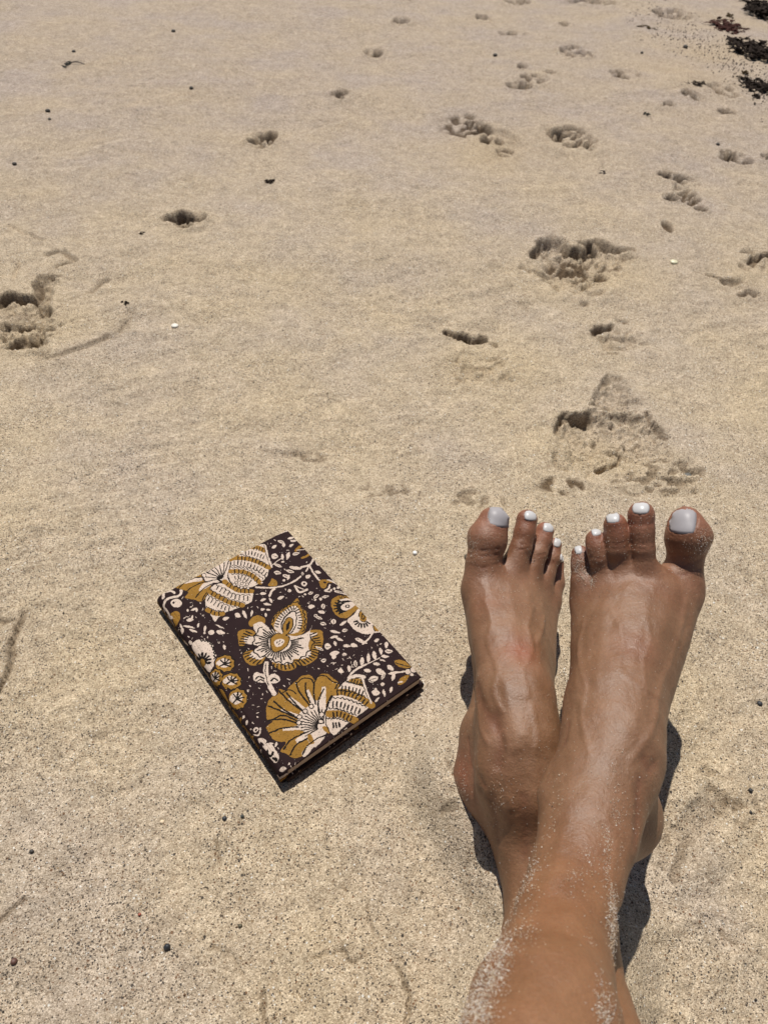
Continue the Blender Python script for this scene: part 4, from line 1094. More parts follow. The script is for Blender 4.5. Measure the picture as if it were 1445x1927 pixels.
NAILS = {
    2: [('big', 1261, 958, 1307, 1002, 6), ('s', 1191, 946, 1220, 966, 2), ('s', 1142, 964, 1164, 984, -4), ('s', 1114, 993, 1130, 1008, -12), ('s', 1082, 1025, 1094, 1042, -14)],
    1: [('big', 921, 953, 961, 990, 8), ('s', 988, 962, 1009, 979, 4), ('s', 1023, 982, 1042, 1001, 12), ('s', 1043, 1011, 1055, 1029, 14), ('s', 1055, 1043, 1060, 1057, 0)]}
CREASES = {
    2: [([(1252, 1056), (1285, 1066), (1320, 1050)], .0005, .0010), ([(1258, 1040), (1290, 1048), (1318, 1038)], .0004, .0009), ([(1184, 1030), (1208, 1034), (1232, 1029)], .0004, .0010), ([(1186, 1022), (1208, 1025), (1230, 1021)], .0004, .0009), ([(1188, 986), (1207, 990), (1228, 986)], .0004, .0010),
        ([(1140, 1030), (1160, 1034), (1180, 1028)], .0004, .0009), ([(1140, 1022), (1160, 1025), (1178, 1020)], .0003, .0009), ([(1112, 1048), (1130, 1052), (1145, 1044)], .0003, .0008), ([(1260, 1075), (1288, 1082), (1318, 1070)], .0003, .0012),
        ([(1212, 1430), (1222, 1450), (1232, 1440)], .0010, .003), ([(1205, 1470), (1200, 1540), (1192, 1590)], .0009, .003), ([(1060, 1300), (1068, 1360), (1062, 1400)], .0006, .002)],
    1: [([(882, 1030), (908, 1036), (938, 1032)], .0006, .0010), ([(880, 1042), (908, 1048), (936, 1042)], .0004, .0010), ([(885, 1062), (910, 1070), (940, 1058)], .0004, .0012), ([(962, 1028), (980, 1034), (1000, 1030)], .0004, .0009), ([(962, 1020), (982, 1025), (1000, 1022)], .0004, .0009),
        ([(998, 1040), (1012, 1046), (1028, 1042)], .0004, .0009), ([(1028, 1056), (1038, 1060), (1048, 1056)], .0003, .0008), ([(895, 1290), (915, 1340), (932, 1370)], .0010, .004), ([(935, 1350), (945, 1400), (938, 1440)], .0012, .004),
        ([(925, 1500), (932, 1540), (938, 1580)], .0008, .003), ([(880, 1390), (886, 1440), (905, 1490)], .0004, .0015), ([(892, 1385), (896, 1430), (912, 1480)], .0004, .0015), ([(985, 1500), (990, 1560), (985, 1610)], .0005, .003)]}
# colour patches: (px, row, radius in m, colour shift, strength)
PATCH = {
    2: [(1198, 1218, .012, (1.22, .80, .78), .8), (1262, 1130, .014, (1.06, .82, .74), .6), (1120, 1600, .02, (1.05, .88, .86), .5), (1210, 1560, .02, (1.15, .86, .80), .5), (1060, 1700, .03, (1.1, .95, .85), .5), (1180, 1300, .03, (1.06, 1.05, 1.06), .6), (1200, 1430, .022, (.88, .94, .98), .5), (1150, 1470, .03, (.96, 1, 1.05), .4)],
    1: [(982, 1226, .010, (1.30, .62, .60), .95), (972, 1220, .020, (1.12, .84, .82), .6), (905, 1135, .016, (1.15, .78, .72), .7), (868, 1445, .016, (1.35, .78, .80), 1.0), (880, 1490, .018, (1.25, .78, .78), .9), (905, 1400, .02, (1.1, .95, .95), .5), (990, 1550, .03, (1.06, .94, .80), .6), (955, 1520, .015, (.92, .86, .80), .5)]}


VEINS = {
    2: [([(1292, 1130), (1278, 1190), (1262, 1240), (1240, 1300), (1228, 1370), (1190, 1430)], .0007, .0022), ([(1150, 1150), (1172, 1200), (1165, 1260), (1200, 1290), (1236, 1310)], .0005, .0018), ([(1098, 1170), (1088, 1230), (1100, 1290), (1092, 1350), (1110, 1420)], .0006, .0018),
        ([(1215, 1160), (1222, 1200), (1210, 1250), (1216, 1310)], .0004, .0016), ([(1140, 1540), (1160, 1590), (1150, 1650), (1160, 1720)], .0005, .0025), ([(1060, 1560), (1050, 1620), (1030, 1680)], .0004, .0025)],
    1: [([(912, 1130), (925, 1170), (918, 1210), (935, 1260), (928, 1300), (945, 1340)], .0007, .0020), ([(1005, 1140), (992, 1180), (1002, 1225), (985, 1260), (992, 1310)], .0006, .0018), ([(950, 1150), (962, 1190), (955, 1230)], .0004, .0015),
        ([(1025, 1160), (1018, 1190), (1010, 1210)], .0008, .002), ([(950, 1380), (958, 1420), (950, 1470), (962, 1520)], .0007, .0022), ([(1000, 1330), (1012, 1380), (1006, 1430), (1016, 1490)], .0005, .002), ([(900, 1330), (905, 1370), (920, 1400)], .0006, .0018)]}


def crom_path(p): return crom(np.array(p, float), False, 4)


def finish_leg(S, G, T, V, Q, which):
    V = relax(V, Q, 2, 0.45)
    N = normals_of(V, Q)
    front = V[:, 1] > .0
    d = np.zeros(len(V))
    for a, b, c, amp, wid in S['tendons']:
        P, ok = trace(*np.array([a, ((a[0] * .5 + b[0] * .5), (a[1] + b[1]) / 2), b, ((c[0] + b[0]) / 2, (c[1] + b[1]) / 2), c], float).T, G, T)
        if ok.sum() > 1: d += .5 * amp * np.exp(-(polyline3(V, P[ok]) / (wid * 1.25)) ** 2)
    for pts, amp, wid in VEINS[which]:
        a = np.array(crom_path(pts)); P, ok = trace(a[:, 0], a[:, 1], G, T)
        if ok.sum() > 1: d += amp * np.exp(-(polyline3(V, P[ok]) / wid) ** 2)
    col = np.ones((len(V), 3))
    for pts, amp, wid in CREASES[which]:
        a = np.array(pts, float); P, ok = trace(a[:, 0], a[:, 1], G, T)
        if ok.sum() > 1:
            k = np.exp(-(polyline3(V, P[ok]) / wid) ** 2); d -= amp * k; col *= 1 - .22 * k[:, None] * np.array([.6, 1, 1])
    for px, py, r, sh, st in PATCH[which]:
        P, ok = trace(np.array([px], float), np.array([py], float), G, T)
        if ok[0]:
            k = np.exp(-(np.linalg.norm(V - P[0], axis=1) / r) ** 2)[:, None] * st * .42; col *= 1 + (np.array(sh) - 1) * k
    # toes are redder and a little darker than the tanned instep, the soles paler and pinker
    tt = np.full(len(V), 9.0)
    for t in T:
        for i, p in enumerate(t[1:] if len(t) > 2 else t):
            tt = np.minimum(tt, np.linalg.norm(V - (p[0] + p[2]) / 2, axis=1) - (p[1] + p[3]) / 2)
    k = np.exp(-np.maximum(tt - .003, 0) ** 2 / .016 ** 2)[:, None]
    col *= 1 + (np.array([1.0, .92, .94]) - 1) * k
    for t in T:
        tip = t[-1][2]; k = np.exp(-(np.linalg.norm(V - tip, axis=1) / (t[-1][3] * 1.5)) ** 2)[:, None]; col *= 1 + (np.array([1.12, .90, .93]) - 1) * k
    sh_ = sstep(.16, .09, V[:, 1])[:, None]; col *= 1 + (np.array([1.05, .96, .83]) - 1) * sh_
    sole = np.clip(-(N @ np.array([0, -.55, .83])) * 1.6 - .15, 0, 1)[:, None] * (V[:, 1] > .13)[:, None]
    col = col * (1 - sole) + np.array([1.35, 1.15, 1.12]) * sole
    x, y, z = V.T
    d += .0004 * noise(x + z * .7, y - z * .4, 90, 201) + .0009 * noise(x + z, y, 28, 202) * front
    col *= 1 + .06 * noise(x + z, y - z, 60, 205)[:, None] * np.array([.6, 1, 1.1]) + .05 * noise(x - z, y + z, 210, 206)[:, None]
    # nail beds: a fold of skin round every nail
    nails = []
    for i, (kind, x0, y0, x1, y1, ang) in enumerate(NAILS[which]):
        cx, cy = (x0 + x1) / 2, (y0 + y1) / 2; hx, hy = (x1 - x0) / 2, (y1 - y0) / 2
        A, B = 9, 9; gr = []
        for a in np.linspace(-1, 1, A):
            for b in np.linspace(-1, 1, B):
                # square to squircle
                q_ = .24 if kind == 'big' else .34; u = a * math.sqrt(1 - q_ * b * b); v = b * math.sqrt(1 - q_ * a * a)
                u *= 1.13; v *= 1.13
                r = math.radians(ang); gr.append((cx + hx * u * math.cos(r) - hy * v * math.sin(r), cy + hx * u * math.sin(r) + hy * v * math.cos(r)))
        gr = np.array(gr); P, ok = trace(gr[:, 0], gr[:, 1], G, T)
        if not ok.all():
            good = np.argwhere(ok)[:, 0]
            for j in np.argwhere(~ok)[:, 0]: P[j] = P[good[np.argmin(np.hypot(*(gr[good] - gr[j]).T))]]
        NN = normal(P, G, T); nails.append((kind, A, B, P, NN))
        rimi = [k for k in range(A * B) if k // B in (0, A - 1) or k % B in (0, B - 1)]
        D = np.full(len(V), 9.0)
        for j in rimi: D = np.minimum(D, np.linalg.norm(V - P[j], axis=1))
        size = .5 * (hx + hy) / 2600
        inn = np.linalg.norm(V - P.mean(0), axis=1) < size * 1.15
        d += np.where(inn, -.0004, .0005 * min(1, size / .006) * np.exp(-(D / .0014) ** 2))
        col *= 1 - .30 * np.exp(-(D / .0007) ** 2)[:, None] * np.array([.7, 1, 1])
    V = V + N * d[:, None]
    return V, np.clip(col, 0, 2), nails


V2, C2, N2 = finish_leg(F2, G2, T2, V2, Q2, 2)
V1, C1, N1 = finish_leg(F1, G1, T1, V1, Q1, 1)


def skin_material():
    n = NT('tanned_skin')
    g = n.n('NewGeometry'); P = g.outputs['Position']
    c = n.n('VertexColor', layer_name='tone')
    t = n.n('TexNoise', i_Scale=38.0, i_Detail=4.0); n.l(P, t.inputs['Vector'])
    base = n.ramp(t.outputs[0], [(0.32, (0.178, 0.088, 0.044)), (0.68, (0.240, 0.126, 0.068))])
    f = n.n('TexNoise', i_Scale=900.0, i_Detail=2.0); n.l(P, f.inputs['Vector'])
    base = n.mix(1.0, base, n.ramp(f.outputs[0], [(0.3, 0.90), (0.7, 1.08)]), 'MULTIPLY')
    col = n.mix(1.0, base, c.outputs[0], 'MULTIPLY')
    n.l(col, n.b.inputs['Base Color'])
    b = n.b.inputs
    b['Subsurface Weight'].default_value = 0.12; b['Subsurface Radius'].default_value = (1.0, 0.35, 0.16); b['Subsurface Scale'].default_value = 0.003
    r = n.ramp(t.outputs[0], [(0.3, 0.40), (0.7, 0.54)]); n.l(r, b['Roughness'])
    b['Specular IOR Level'].default_value = 0.52
    v = n.n('TexVoronoi', i_Scale=1100.0, feature='DISTANCE_TO_EDGE')
    mp = n.n('Mapping'); mp.inputs['Scale'].default_value = (1.0, .55, .8); n.l(P, mp.inputs['Vector']); n.l(mp.outputs[0], v.inputs['Vector'])
    t2 = n.n('TexNoise', i_Scale=230.0, i_Detail=5.0, i_Roughness=0.7); n.l(P, t2.inputs['Vector'])
    b1 = n.n('Bump', i_Strength=0.35, i_Distance=0.0004); n.l(v.outputs['Distance'], b1.inputs['Height'])
    b2 = n.n('Bump', i_Strength=0.7, i_Distance=0.0011); n.l(t2.outputs[0], b2.inputs['Height']); n.l(b1.outputs[0], b2.inputs['Normal'])
    n.l(b2.outputs[0], b['Normal'])
    return n.m


LOC = np.array([W(930, 1480, 0)[0], W(930, 1480, 0)[1], 0])
person = mesh('person', np.vstack([V2, V1]), np.vstack([Q2, Q1 + len(V2)]), skin_material(), colors={'tone': np.vstack([C2, C1])}, loc=LOC)
tag(person, 'sitting person with tanned bare legs crossed at the ankles, sandy feet and white toenails', 'person')
print('person quads', len(person.data.polygons))
polish = plain('white_nail_polish', (0.52, 0.51, 0.51), 0.32, 0.3, 0.03, 120)
big_polish = plain('shaded_nail_polish', (0.335, 0.315, 0.325), 0.42, 0.22, 0.06, 160)  # white polish coloured darker: shade on nails turned away from the sun
bpy.context.view_layer.update()
for nl in (N2, N1):
    for kind, A, B, P, NN in nl:
        th = .0006 if kind == 'big' else .0007
        C = P.mean(0)
        a = np.linspace(-1, 1, A)[:, None].repeat(B, 1).ravel(); b_ = np.linspace(-1, 1, B)[None, :].repeat(A, 0).ravel()
        dome = 1 - np.maximum(np.abs(a), np.abs(b_)) ** 4
        topv = P + NN * (th * (.35 + .65 * dome))[:, None]; botv = P - NN * .0012
        V = np.vstack([topv, botv]); F = []; o = A * B
        for i in range(A - 1):
            for j in range(B - 1):
                q = (i * B + j, i * B + j + 1, (i + 1) * B + j + 1, (i + 1) * B + j); F.append(q); F.append(tuple(o + x for x in q[::-1]))
        per = [i * B for i in range(A)] + [(A - 1) * B + j for j in range(1, B)] + [i * B + B - 1 for i in range(A - 2, -1, -1)] + list(range(B - 2, 0, -1))
        for x, y in zip(per, per[1:] + per[:1]): F.append((x, y, o + y, o + x))
        ob = mesh('toenail', V - LOC, F, big_polish if kind == 'big' else polish, person, loc=np.zeros(3))
        if kind == 'big': ob['label'] = 'large nail of the big toe in chipped white polish, coloured darker as shade'
# sand stuck to the skin
def octa(P, r, cols):
    n = len(P); d = np.array([(1, 0, 0), (-1, 0, 0), (0, 1, 0), (0, -1, 0), (0, 0, 1), (0, 0, -1)], float)
    V = P[:, None, :] + d[None] * r[:, None, None] * rng.uniform(.65, 1.2, (n, 6, 1))
    f = np.array([(0, 2, 4), (2, 1, 4), (1, 3, 4), (3, 0, 4), (2, 0, 5), (1, 2, 5), (3, 1, 5), (0, 3, 5)])
    F = (np.arange(n)[:, None, None] * 6 + f[None]).reshape(-1, 3)
    return V.reshape(-1, 3), F, np.repeat(cols, 6, 0)


def grain_colors(n, dark=.06):
    base = np.array([(.62, .52, .40), (.70, .62, .52), (.52, .40, .27), (.78, .74, .68)])[rng.integers(0, 4, n)] * rng.uniform(.8, 1.1, (n, 1))
    m = rng.random(n) < dark; base[m] = (.07, .05, .04); return base


CL = {2: [(1087, 1060, 9, 16, 260), (1100, 1078, 10, 10, 60), (1328, 1018, 9, 14, 150), (1310, 1030, 16, 16, 50), (1205, 1000, 18, 30, 45), (1160, 1010, 18, 28, 50), (1114, 1095, 4, 6, 50), (1125, 1040, 12, 25, 60), (1207, 958, 22, 10, 45), (1095, 1150, 14, 60, 30), (1290, 1180, 26, 60, 40), (1200, 1200, 70, 80, 60), (1180, 1350, 60, 80, 30),
          (1062, 1560, 16, 50, 210), (1080, 1610, 26, 34, 330), (1150, 1600, 11, 38, 230), (1152, 1560, 10, 30, 60), (1150, 1700, 6, 36, 240), (1153, 1760, 5, 26, 170), (1160, 1530, 8, 40, 60), (950, 1770, 14, 22, 170), (940, 1800, 16, 22, 230), (925, 1840, 16, 24, 330), (905, 1880, 16, 24, 330), (895, 1915, 20, 18, 280), (985, 1760, 16, 20, 60), (1132, 1890, 8, 30, 110), (1145, 1915, 10, 20, 90), (1000, 1680, 10, 50, 60), (1000, 1640, 6, 30, 40), (1100, 1500, 70, 60, 50), (1120, 1760, 30, 70, 22),
          (1195, 1530, 16, 30, 26), (1108, 1775, 6, 5, 8)],
      1: [(890, 1020, 9, 16, 180), (908, 1010, 14, 16, 120), (915, 985, 14, 14, 50), (975, 1010, 14, 30, 60), (1010, 1040, 16, 26, 50), (1040, 1060, 12, 26, 36), (905, 1060, 20, 20, 40), (955, 1120, 30, 50, 60), (985, 1150, 20, 25, 30), (1000, 1200, 20, 25, 50), (950, 1230, 24, 30, 45), (985, 1205, 9, 9, 30), (960, 1300, 50, 70, 40), (945, 1480, 14, 40, 40), (930, 1560, 12, 50, 40), (950, 1500, 7, 20, 26), (872, 1470, 6, 40, 50), (1040, 1350, 12, 60, 16)]}
for px_, py_ in [(1003 - 58 * t, 1630 + 99 * t) for t in np.linspace(0, 1, 7)] + [(945 - 80 * t, 1729 + 198 * t) for t in np.linspace(0, 1, 9)]: CL[2].append((px_ + 5, py_, 4, 10, 26))
GP, GR = [], []
for which, G, T in ((2, G2, T2), (1, G1, T1)):
    pts = np.vstack([np.stack([rng.normal(x, sx, int(n * 1.5)), rng.normal(y, sy, int(n * 1.5))], 1) for x, y, sx, sy, n in CL[which]])
    P, ok = trace(pts[:, 0], pts[:, 1], G, T); P = P[ok]
    if which == 1:
        keep = leg_sdf(P, G2, T2) > .0015; P = P[keep]
    GP.append(P + normal(P, G, T) * .00035); GR.append(rng.uniform(.00012, .00030, len(P)) * np.where(rng.random(len(P)) < .04, 1.5, 1))
for Vv in (V2, V1):                        # a light dusting elsewhere, heels and calves too
    c = Vv[(Vv[:, 1] > -.1)]; i = rng.integers(0, len(c), 900); GP.append(c[i]); GR.append(rng.uniform(.00015, .00033, 900))
GP = np.vstack(GP); GR = np.concatenate(GR)
vv, ff, cc = octa(GP, GR, grain_colors(len(GP)))


def attr_material(name, layer, rough=.6, spec=.4):
    n = NT(name); c = n.n('VertexColor', layer_name=layer); n.l(c.outputs[0], n.b.inputs['Base Color'])
    g = n.n('NewGeometry'); t = n.n('TexNoise', i_Scale=900.0); n.l(g.outputs['Position'], t.inputs['Vector'])
    n.l(n.ramp(t.outputs[0], [(0.3, rough - .1), (0.7, rough + .1)]), n.b.inputs['Roughness']); n.b.inputs['Specular IOR Level'].default_value = spec
    return n.m


GRAIN = attr_material('loose_grain', 'grain')
so = mesh('clinging_sand', vv - LOC, ff, GRAIN, person, smooth=False, colors={'grain': cc}, loc=np.zeros(3))
tag(so, 'pale grains of sand stuck to the skin', kind='stuff')

# ------------------------------------------------------------------ loose grains on the sand
def ground_z(x, y):
    x = np.asarray(x, float); y = np.asarray(y, float)
    z, _, _ = sand_height(x[None, :], y[None, :])
    return z[0]


def not_book(x, y, pad=.004):
    u = (x - BO[0]) * BU[0] + (y - BO[1]) * BU[1]; v = (x - BO[0]) * BV[0] + (y - BO[1]) * BV[1]
    return ~((u > -pad) & (u < BW + pad) & (v > -pad) & (v < BL + pad))


n_ = 42000
y_ = .03 + 1.5 * rng.random(n_) ** 1.7
x_ = (rng.random(n_) * 2 - 1) * (.30 + .52 * y_)
m_ = not_book(x_, y_); x_, y_ = x_[m_], y_[m_]
keep = rng.random(len(x_)) < .35 + .65 * sstep(-.3, .5, noise(x_, y_, 14, 301)); x_, y_ = x_[keep], y_[keep]
r_ = rng.uniform(.00022, .00055, len(x_)) * np.where(rng.random(len(x_)) < .03, 1.8, 1)
kind = rng.random(len(x_))
cols = np.where((kind < .42)[:, None], np.array([.045, .038, .034]), np.where((kind < .60)[:, None], np.array([.16, .085, .045]), np.where((kind < .88)[:, None], np.array([.52, .44, .33]), np.array([.85, .83, .78]))))
cols = cols * rng.uniform(.7, 1.2, (len(x_), 1))
v_, f_, c_c = octa(np.stack([x_, y_, ground_z(x_, y_) + r_ * .35], 1), r_, cols)
tag(mesh('coarse_sand_grain', v_, f_, GRAIN, smooth=False, colors={'grain': np.clip(c_c, 0, 1)}), 'coarse dark, brown and white sand grains strewn over the beach', kind='stuff')

# ------------------------------------------------------------------ pebbles, shells and scraps: each a thing
def pebble(name, px, py, wpx, hpx, col, label, cat, rough=.5, flat=.6, group=None, seed=0, sink=.25, rot=0.0):
    c = at(px, py, 0.0); s = depth(c) / FPX
    rx, rz = wpx / 2 * s, wpx / 2 * s * flat
    cl = np.hypot(*(at(px, py + hpx / 2)[:2] - at(px, py - hpx / 2)[:2])) / 2
    ry = max(.45 * rx, min(rx * 1.1, cl))
    U, K = 14, 9; V = []; F = []
    for k in range(K + 1):
        a = math.pi * k / K
        for u in range(U):
            b = 2 * math.pi * u / U; q = np.array([math.sin(a) * math.cos(b), math.sin(a) * math.sin(b), math.cos(a)])
            r = 1 + .16 * float(noise(np.array([q[0] + q[2] * .5]), np.array([q[1] - q[2] * .6]), 1.3, 400 + seed)[0]) + .05 * float(noise(np.array([q[0]]), np.array([q[1] + q[2]]), 4., 420 + seed)[0])
            V.append((q[0] * rx * r, q[1] * ry * r, q[2] * rz * r))
    for k in range(K):
        for u in range(U): F.append((k * U + u, k * U + (u + 1) % U, (k + 1) * U + (u + 1) % U, (k + 1) * U + u)[::-1])
    V = np.array(V); ca, sa = math.cos(rot), math.sin(rot)
    V = np.stack([V[:, 0] * ca - V[:, 1] * sa, V[:, 0] * sa + V[:, 1] * ca, V[:, 2]], 1)
    z = float(ground_z([c[0]], [c[1]])[0])
    group = group or ('small stones scattered over the sand' if name == 'pebble' else 'shell fragments on the sand')
    o = mesh(name, V, F, plain(name + '_surface', col, rough, .5, .3, 900), loc=None)
    o.location = (c[0], c[1], z + rz * (1 - 2 * sink))
    return tag(o, label, cat, group)


bk_n = 260
bu_ = rng.random(bk_n) * BW; bv_ = BL * rng.random(bk_n) ** .7
bp_ = BO[None] + bu_[:, None] * BU[None] + bv_[:, None] * BV[None]
v_, f_, c_c = octa(np.concatenate([bp_, np.full((bk_n, 1), COVER_Z + .0002)], 1), rng.uniform(.00014, .0003, bk_n), grain_colors(bk_n))
tag(mesh('clinging_sand', v_ - np.array(book.location), f_, GRAIN, book, smooth=False, colors={'grain': c_c}, loc=np.zeros(3)), 'a few sand grains lying on the cover', kind='stuff')
BLK_P = (.028, .03, .034)
pebble('pebble', 316, 1785, 13, 13, BLK_P, 'round black pebble alone on the sand near the bottom left, largest of the dark ones', 'pebble', .35, .8, seed=1)
pebble('pebble', 33, 1815, 13, 13, (.10, .045, .032), 'reddish brown pebble in the bottom left corner of the beach', 'pebble', .6, .8, seed=2)
pebble('pebble', 453, 1746, 9, 9, (.085, .07, .04), 'small olive brown pebble right of the large round black pebble', 'pebble', .5, .8, seed=3)
pebble('pebble', 424, 1546, 9, 9, BLK_P, 'small black pebble on the sand below the lower tip of the notebook', 'pebble', .5, .8, seed=4)
pebble('pebble', 457, 1541, 7, 7, (.04, .045, .04), 'tiny dark grey pebble just right of a small black one, below the notebook', 'pebble', .5, .8, seed=5)
pebble('pebble', 66, 1610, 9, 7, (.035, .028, .024), 'small flat dark pebble left of the frame, above the brown corner pebble', 'pebble', .5, .7, seed=6)
pebble('pebble', 307, 1551, 8, 8, (.72, .58, .40), 'pale cream pebble on the sand left below the notebook', 'pebble', .5, .7, seed=7)
pebble('pebble', 780, 1047, 9, 7, (.80, .78, .74), 'glossy white pebble on bare sand between the notebook and the toes', 'pebble', .25, .7, seed=8)
pebble('pebble', 265, 1725, 6, 6, (.26, .06, .03), 'tiny brick red pebble up and left of the large round black pebble', 'pebble', .5, .8, seed=9)
pebble('pebble', 1298, 888, 15, 12, (.10, .10, .09), 'blue grey stone chip at the lower right of the deep footprint above the toes', 'pebble', .6, .5, seed=10)
pebble('pebble', 878, 1056, 12, 11, (.09, .075, .055), 'dark pebble peeping out beside the leftmost big toe', 'pebble', .5, .8, seed=11)
pebble('pebble', 1437, 1316, 10, 10, BLK_P, 'black pebble at the right border level with the insteps', 'pebble', .5, .8, seed=12)
pebble('pebble', 1415, 1485, 8, 8, (.03, .028, .026), 'small black pebble at the right of the heels', 'pebble', .5, .8, seed=13)
pebble('pebble', 1417, 1526, 6, 6, (.03, .028, .026), 'tiny black pebble right below a slightly larger black one, right of the heels', 'pebble', .5, .8, seed=14)
pebble('seashell', 329, 613, 14, 7, (.72, .68, .60), 'small white shell fragment on the sand at the left, far beyond the notebook', 'shell', .5, .35, seed=15, rot=-.2)
pebble('seashell', 1268, 492, 14, 20, (.66, .62, .42), 'pale greenish shell chip right of the far wide footprint', 'shell', .45, .4, seed=16)
for i, (x, y, s, t) in enumerate(((139, 97, 7, 'tiny dark stone just above the grey twig at the far left'), (92, 215, 9, 'oval dark stone at the far left border, upper of a close pair'), (95, 230, 6, 'round dark stone at the far left border, lower of a close pair'), (28, 310, 8, 'dark stone lying alone at the left border beyond the big broken footprint'),
                                  (932, 101, 8, 'dark round stone in the far middle left of the triple paw mark'), (361, 170, 8, 'grey stone alone in the far left middle of the beach'), (327, 63, 8, 'brown stone at the far left top beside an even smaller one'), (1208, 97, 6, 'tiny black stone at the far right near the seaweed'), (1350, 272, 7, 'tiny black stone at the right beyond the heel shaped paw mark'), (1290, 86, 9, 'flat dark stone at the far right foot of the seaweed line'))):
    pebble('pebble', x, y, s, s * .7, (.045, .038, .03), t, 'pebble', .7, .7, seed=20 + i)


def tangle(name, px, py, wpx, hpx, n, col, label, seed, height=.25, thick=.0018, cat='seaweed', group=None, flat=False):
    """a clump of dried weed: curling tapering strips with real thickness, tangled together"""
    r = random.Random(seed); c = at(px, py, 0.0); s = depth(c) / FPX
    if name == 'seaweed': group = group or 'scraps of dried seaweed on the beach'
    rx = wpx / 2 * s; ry = np.hypot(*(at(px, py + hpx / 2)[:2] - at(px, py - hpx / 2)[:2])) / 2
    ry = min(ry, rx * 2.2)
    V = []; F = []
    for k in range(n):
        a = r.uniform(0, 6.28); q = r.random() ** .7 * (1.05 if n > 80 else .8)
        p = np.array([math.cos(a) * rx * q, math.sin(a) * ry * q, r.uniform(0, height * rx)])
        h = r.uniform(0, 6.28); el = r.uniform(-.3, .5); L = r.uniform(.3, .9) * min(rx, ry * 1.5); m = 7; w0 = thick * r.uniform(.6, 1.7)
        ring = []
        for j in range(m):
            t = j / (m - 1); h += r.uniform(-.7, .7); el = el * .7 + r.uniform(-.35, .35)
            d = np.array([math.cos(h) * math.cos(el), math.sin(h) * math.cos(el), math.sin(el)]); p = p + d * L / m
            p[2] = min(max(p[2], .0), height * rx * 1.3)
            sd = np.array([-math.sin(h), math.cos(h), r.uniform(-.4, .4)]); upv = np.cross(d, sd); ww = w0 * (1 - .7 * t) * (1 + .3 * math.sin(j * 2.1 + k))
            b = len(V)
            V += [p + sd * ww, p + upv * ww * .45, p - sd * ww, p - upv * ww * .45]; ring.append(b)
        for a0, a1 in zip(ring[:-1], ring[1:]):
            for e in range(4): F.append((a0 + e, a0 + (e + 1) % 4, a1 + (e + 1) % 4, a1 + e))
        F.append((ring[0] + 3, ring[0] + 2, ring[0] + 1, ring[0])); F.append(tuple(ring[-1] + e for e in range(4)))
    o = mesh(name, np.array(V), F, plain(name + '_tissue', col, .85, .12, .5, 300), smooth=False)
    o.location = (c[0], c[1], float(ground_z([c[0]], [c[1]])[0]) - .001)
    return tag(o, label, cat, group)


K1, K2, K3 = (.022, .014, .010), (.055, .020, .015), (.07, .045, .02)
tangle('seaweed', 1436, 26, 56, 24, 150, K1, 'black heap of dried seaweed cut by the top right corner', 1, .5, .006)
tangle('seaweed', 1367, 48, 54, 38, 100, K2, 'dark red seaweed strand left of the black corner heap', 2, .14, .0045)
tangle('seaweed', 1416, 97, 66, 34, 170, K1, 'wide dark brown seaweed clump at the right border below the corner heap', 3, .28, .005)
tangle('seaweed', 1428, 165, 60, 20, 90, K1, 'thin black seaweed shred at the right border below the wide clump', 4, .2, .0038)
tangle('seaweed', 1422, 183, 16, 10, 24, K1, 'small black seaweed knot under the thin shred at the right border', 5, .5, .0035)
tangle('seaweed', 1307, 162, 46, 7, 26, K1, 'slender dark weed stalk lying left of the seaweed shreds', 6, .12, .0025)
tangle('seaweed', 1377, 78, 22, 6, 16, K2, 'short flat red brown weed scrap between the red strand and the wide clump', 7, .12, .003)
tangle('seaweed', 1400, 142, 14, 16, 16, K3, 'brown upright weed sprig left of the thin black shred', 8, .7, .003)
tangle('seaweed', 1216, 47, 40, 8, 20, K3, 'brown weed thread left of the red seaweed strand', 9, .1, .0025)
tangle('seaweed', 1372, 30, 20, 9, 18, K3, 'little brown weed tuft right behind the dark red strand', 10, .3, .003)
tangle('seaweed', 509, 345, 18, 13, 22, K1, 'small black weed scrap lying alone in the middle left distance', 11, .45, .0022)
tangle('seaweed', 267, 438, 9, 12, 14, K1, 'tiny black weed scrap just left of the round paw pit', 12, .5, .0016)
tangle('seaweed', 236, 571, 18, 12, 20, K1, 'black weed scrap right of the big broken footprint', 13, .4, .0015)
tangle('seaweed', 1216, 216, 12, 14, 14, (.06, .06, .05), 'grey weed scrap alone at the right, between two far paw marks', 14, .6, .0022)
tangle('seaweed', 1137, 321, 14, 8, 12, (.07, .06, .055), 'grey flat weed scrap left of the toe shaped paw mark', 15, .3, .002)
tangle('seaweed', 124, 118, 18, 12, 20, (.05, .05, .045), 'small grey weed knot with a thin twig beside it at the far left', 16, .5, .0032)
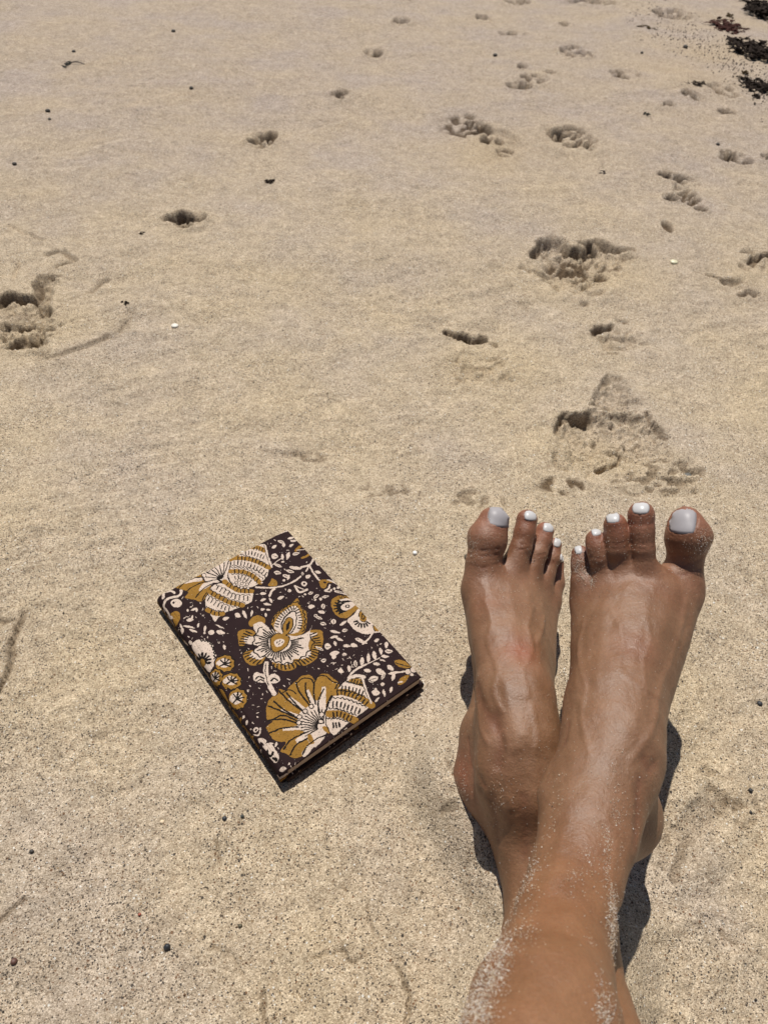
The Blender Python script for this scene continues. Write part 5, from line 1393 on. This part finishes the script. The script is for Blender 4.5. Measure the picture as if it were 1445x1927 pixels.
tangle('dry_leaf', 703, 1748, 26, 24, 9, (.08, .035, .02), 'curled brown scrap of dry weed on the sand between notebook and shins', 17, .2, .0009, cat='dried weed')
tangle('seaweed', 757, 748, 6, 14, 6, K3, 'thin brown weed fibre on bare sand left of the deep footprint', 18, .3, .0007)
tangle('seaweed', 617, 731, 10, 7, 8, K3, 'tiny brown weed crumb in the middle of the sand, left of the thin fibre', 19, .3, .0008)
# twig beside the grey knot
c = at(147, 116); s_ = depth(c) / FPX
V = []; F = []
for j in range(9):
    t = j / 8; x = (t - .5) * 28 * s_; rr = .0016 * (1 - .4 * t)
    for e in range(6): V.append((x, .004 * math.sin(t * 5) + rr * math.cos(e * 1.047), rr * math.sin(e * 1.047) + .002 + .002 * math.sin(t * 3)))
for j in range(8):
    for e in range(6): F.append((j * 6 + e, j * 6 + (e + 1) % 6, j * 6 + 6 + (e + 1) % 6, j * 6 + 6 + e))
F += [tuple(range(5, -1, -1)), tuple(48 + e for e in range(6))]
tw = mesh('twig', V, F, plain('twig_bark', (.13, .11, .09), .8)); tw.location = (c[0], c[1], float(ground_z([c[0]], [c[1]])[0])); tw.rotation_euler = (0, 0, -.1)
tag(tw, 'thin grey twig lying beside the small weed knot at the far left', 'twig')
# the many crumbs of weed below the wrack line
n_ = 700; P_ = []
for _ in range(n_):
    t = rng.random(); px = 1180 + 265 * t ** .7 + rng.normal(0, 12); py = 30 + 150 * t ** 1.3 + rng.normal(0, 22)
    if py > -60: P_.append((px, py))
P_ = np.array(P_); g_ = at(P_[:, 0], P_[:, 1]); g_[:, 2] = ground_z(g_[:, 0], g_[:, 1]) + .001
v_, f_, c_c = octa(g_, rng.uniform(.0007, .0026, len(g_)), np.array([(.02, .015, .012), (.05, .025, .018), (.07, .05, .03), (.02, .018, .015)])[rng.integers(0, 4, len(g_))])
tag(mesh('seaweed_crumb', v_, f_, GRAIN, smooth=False, colors={'grain': c_c}), 'dark crumbs of dried seaweed strewn along the wrack line', kind='stuff')
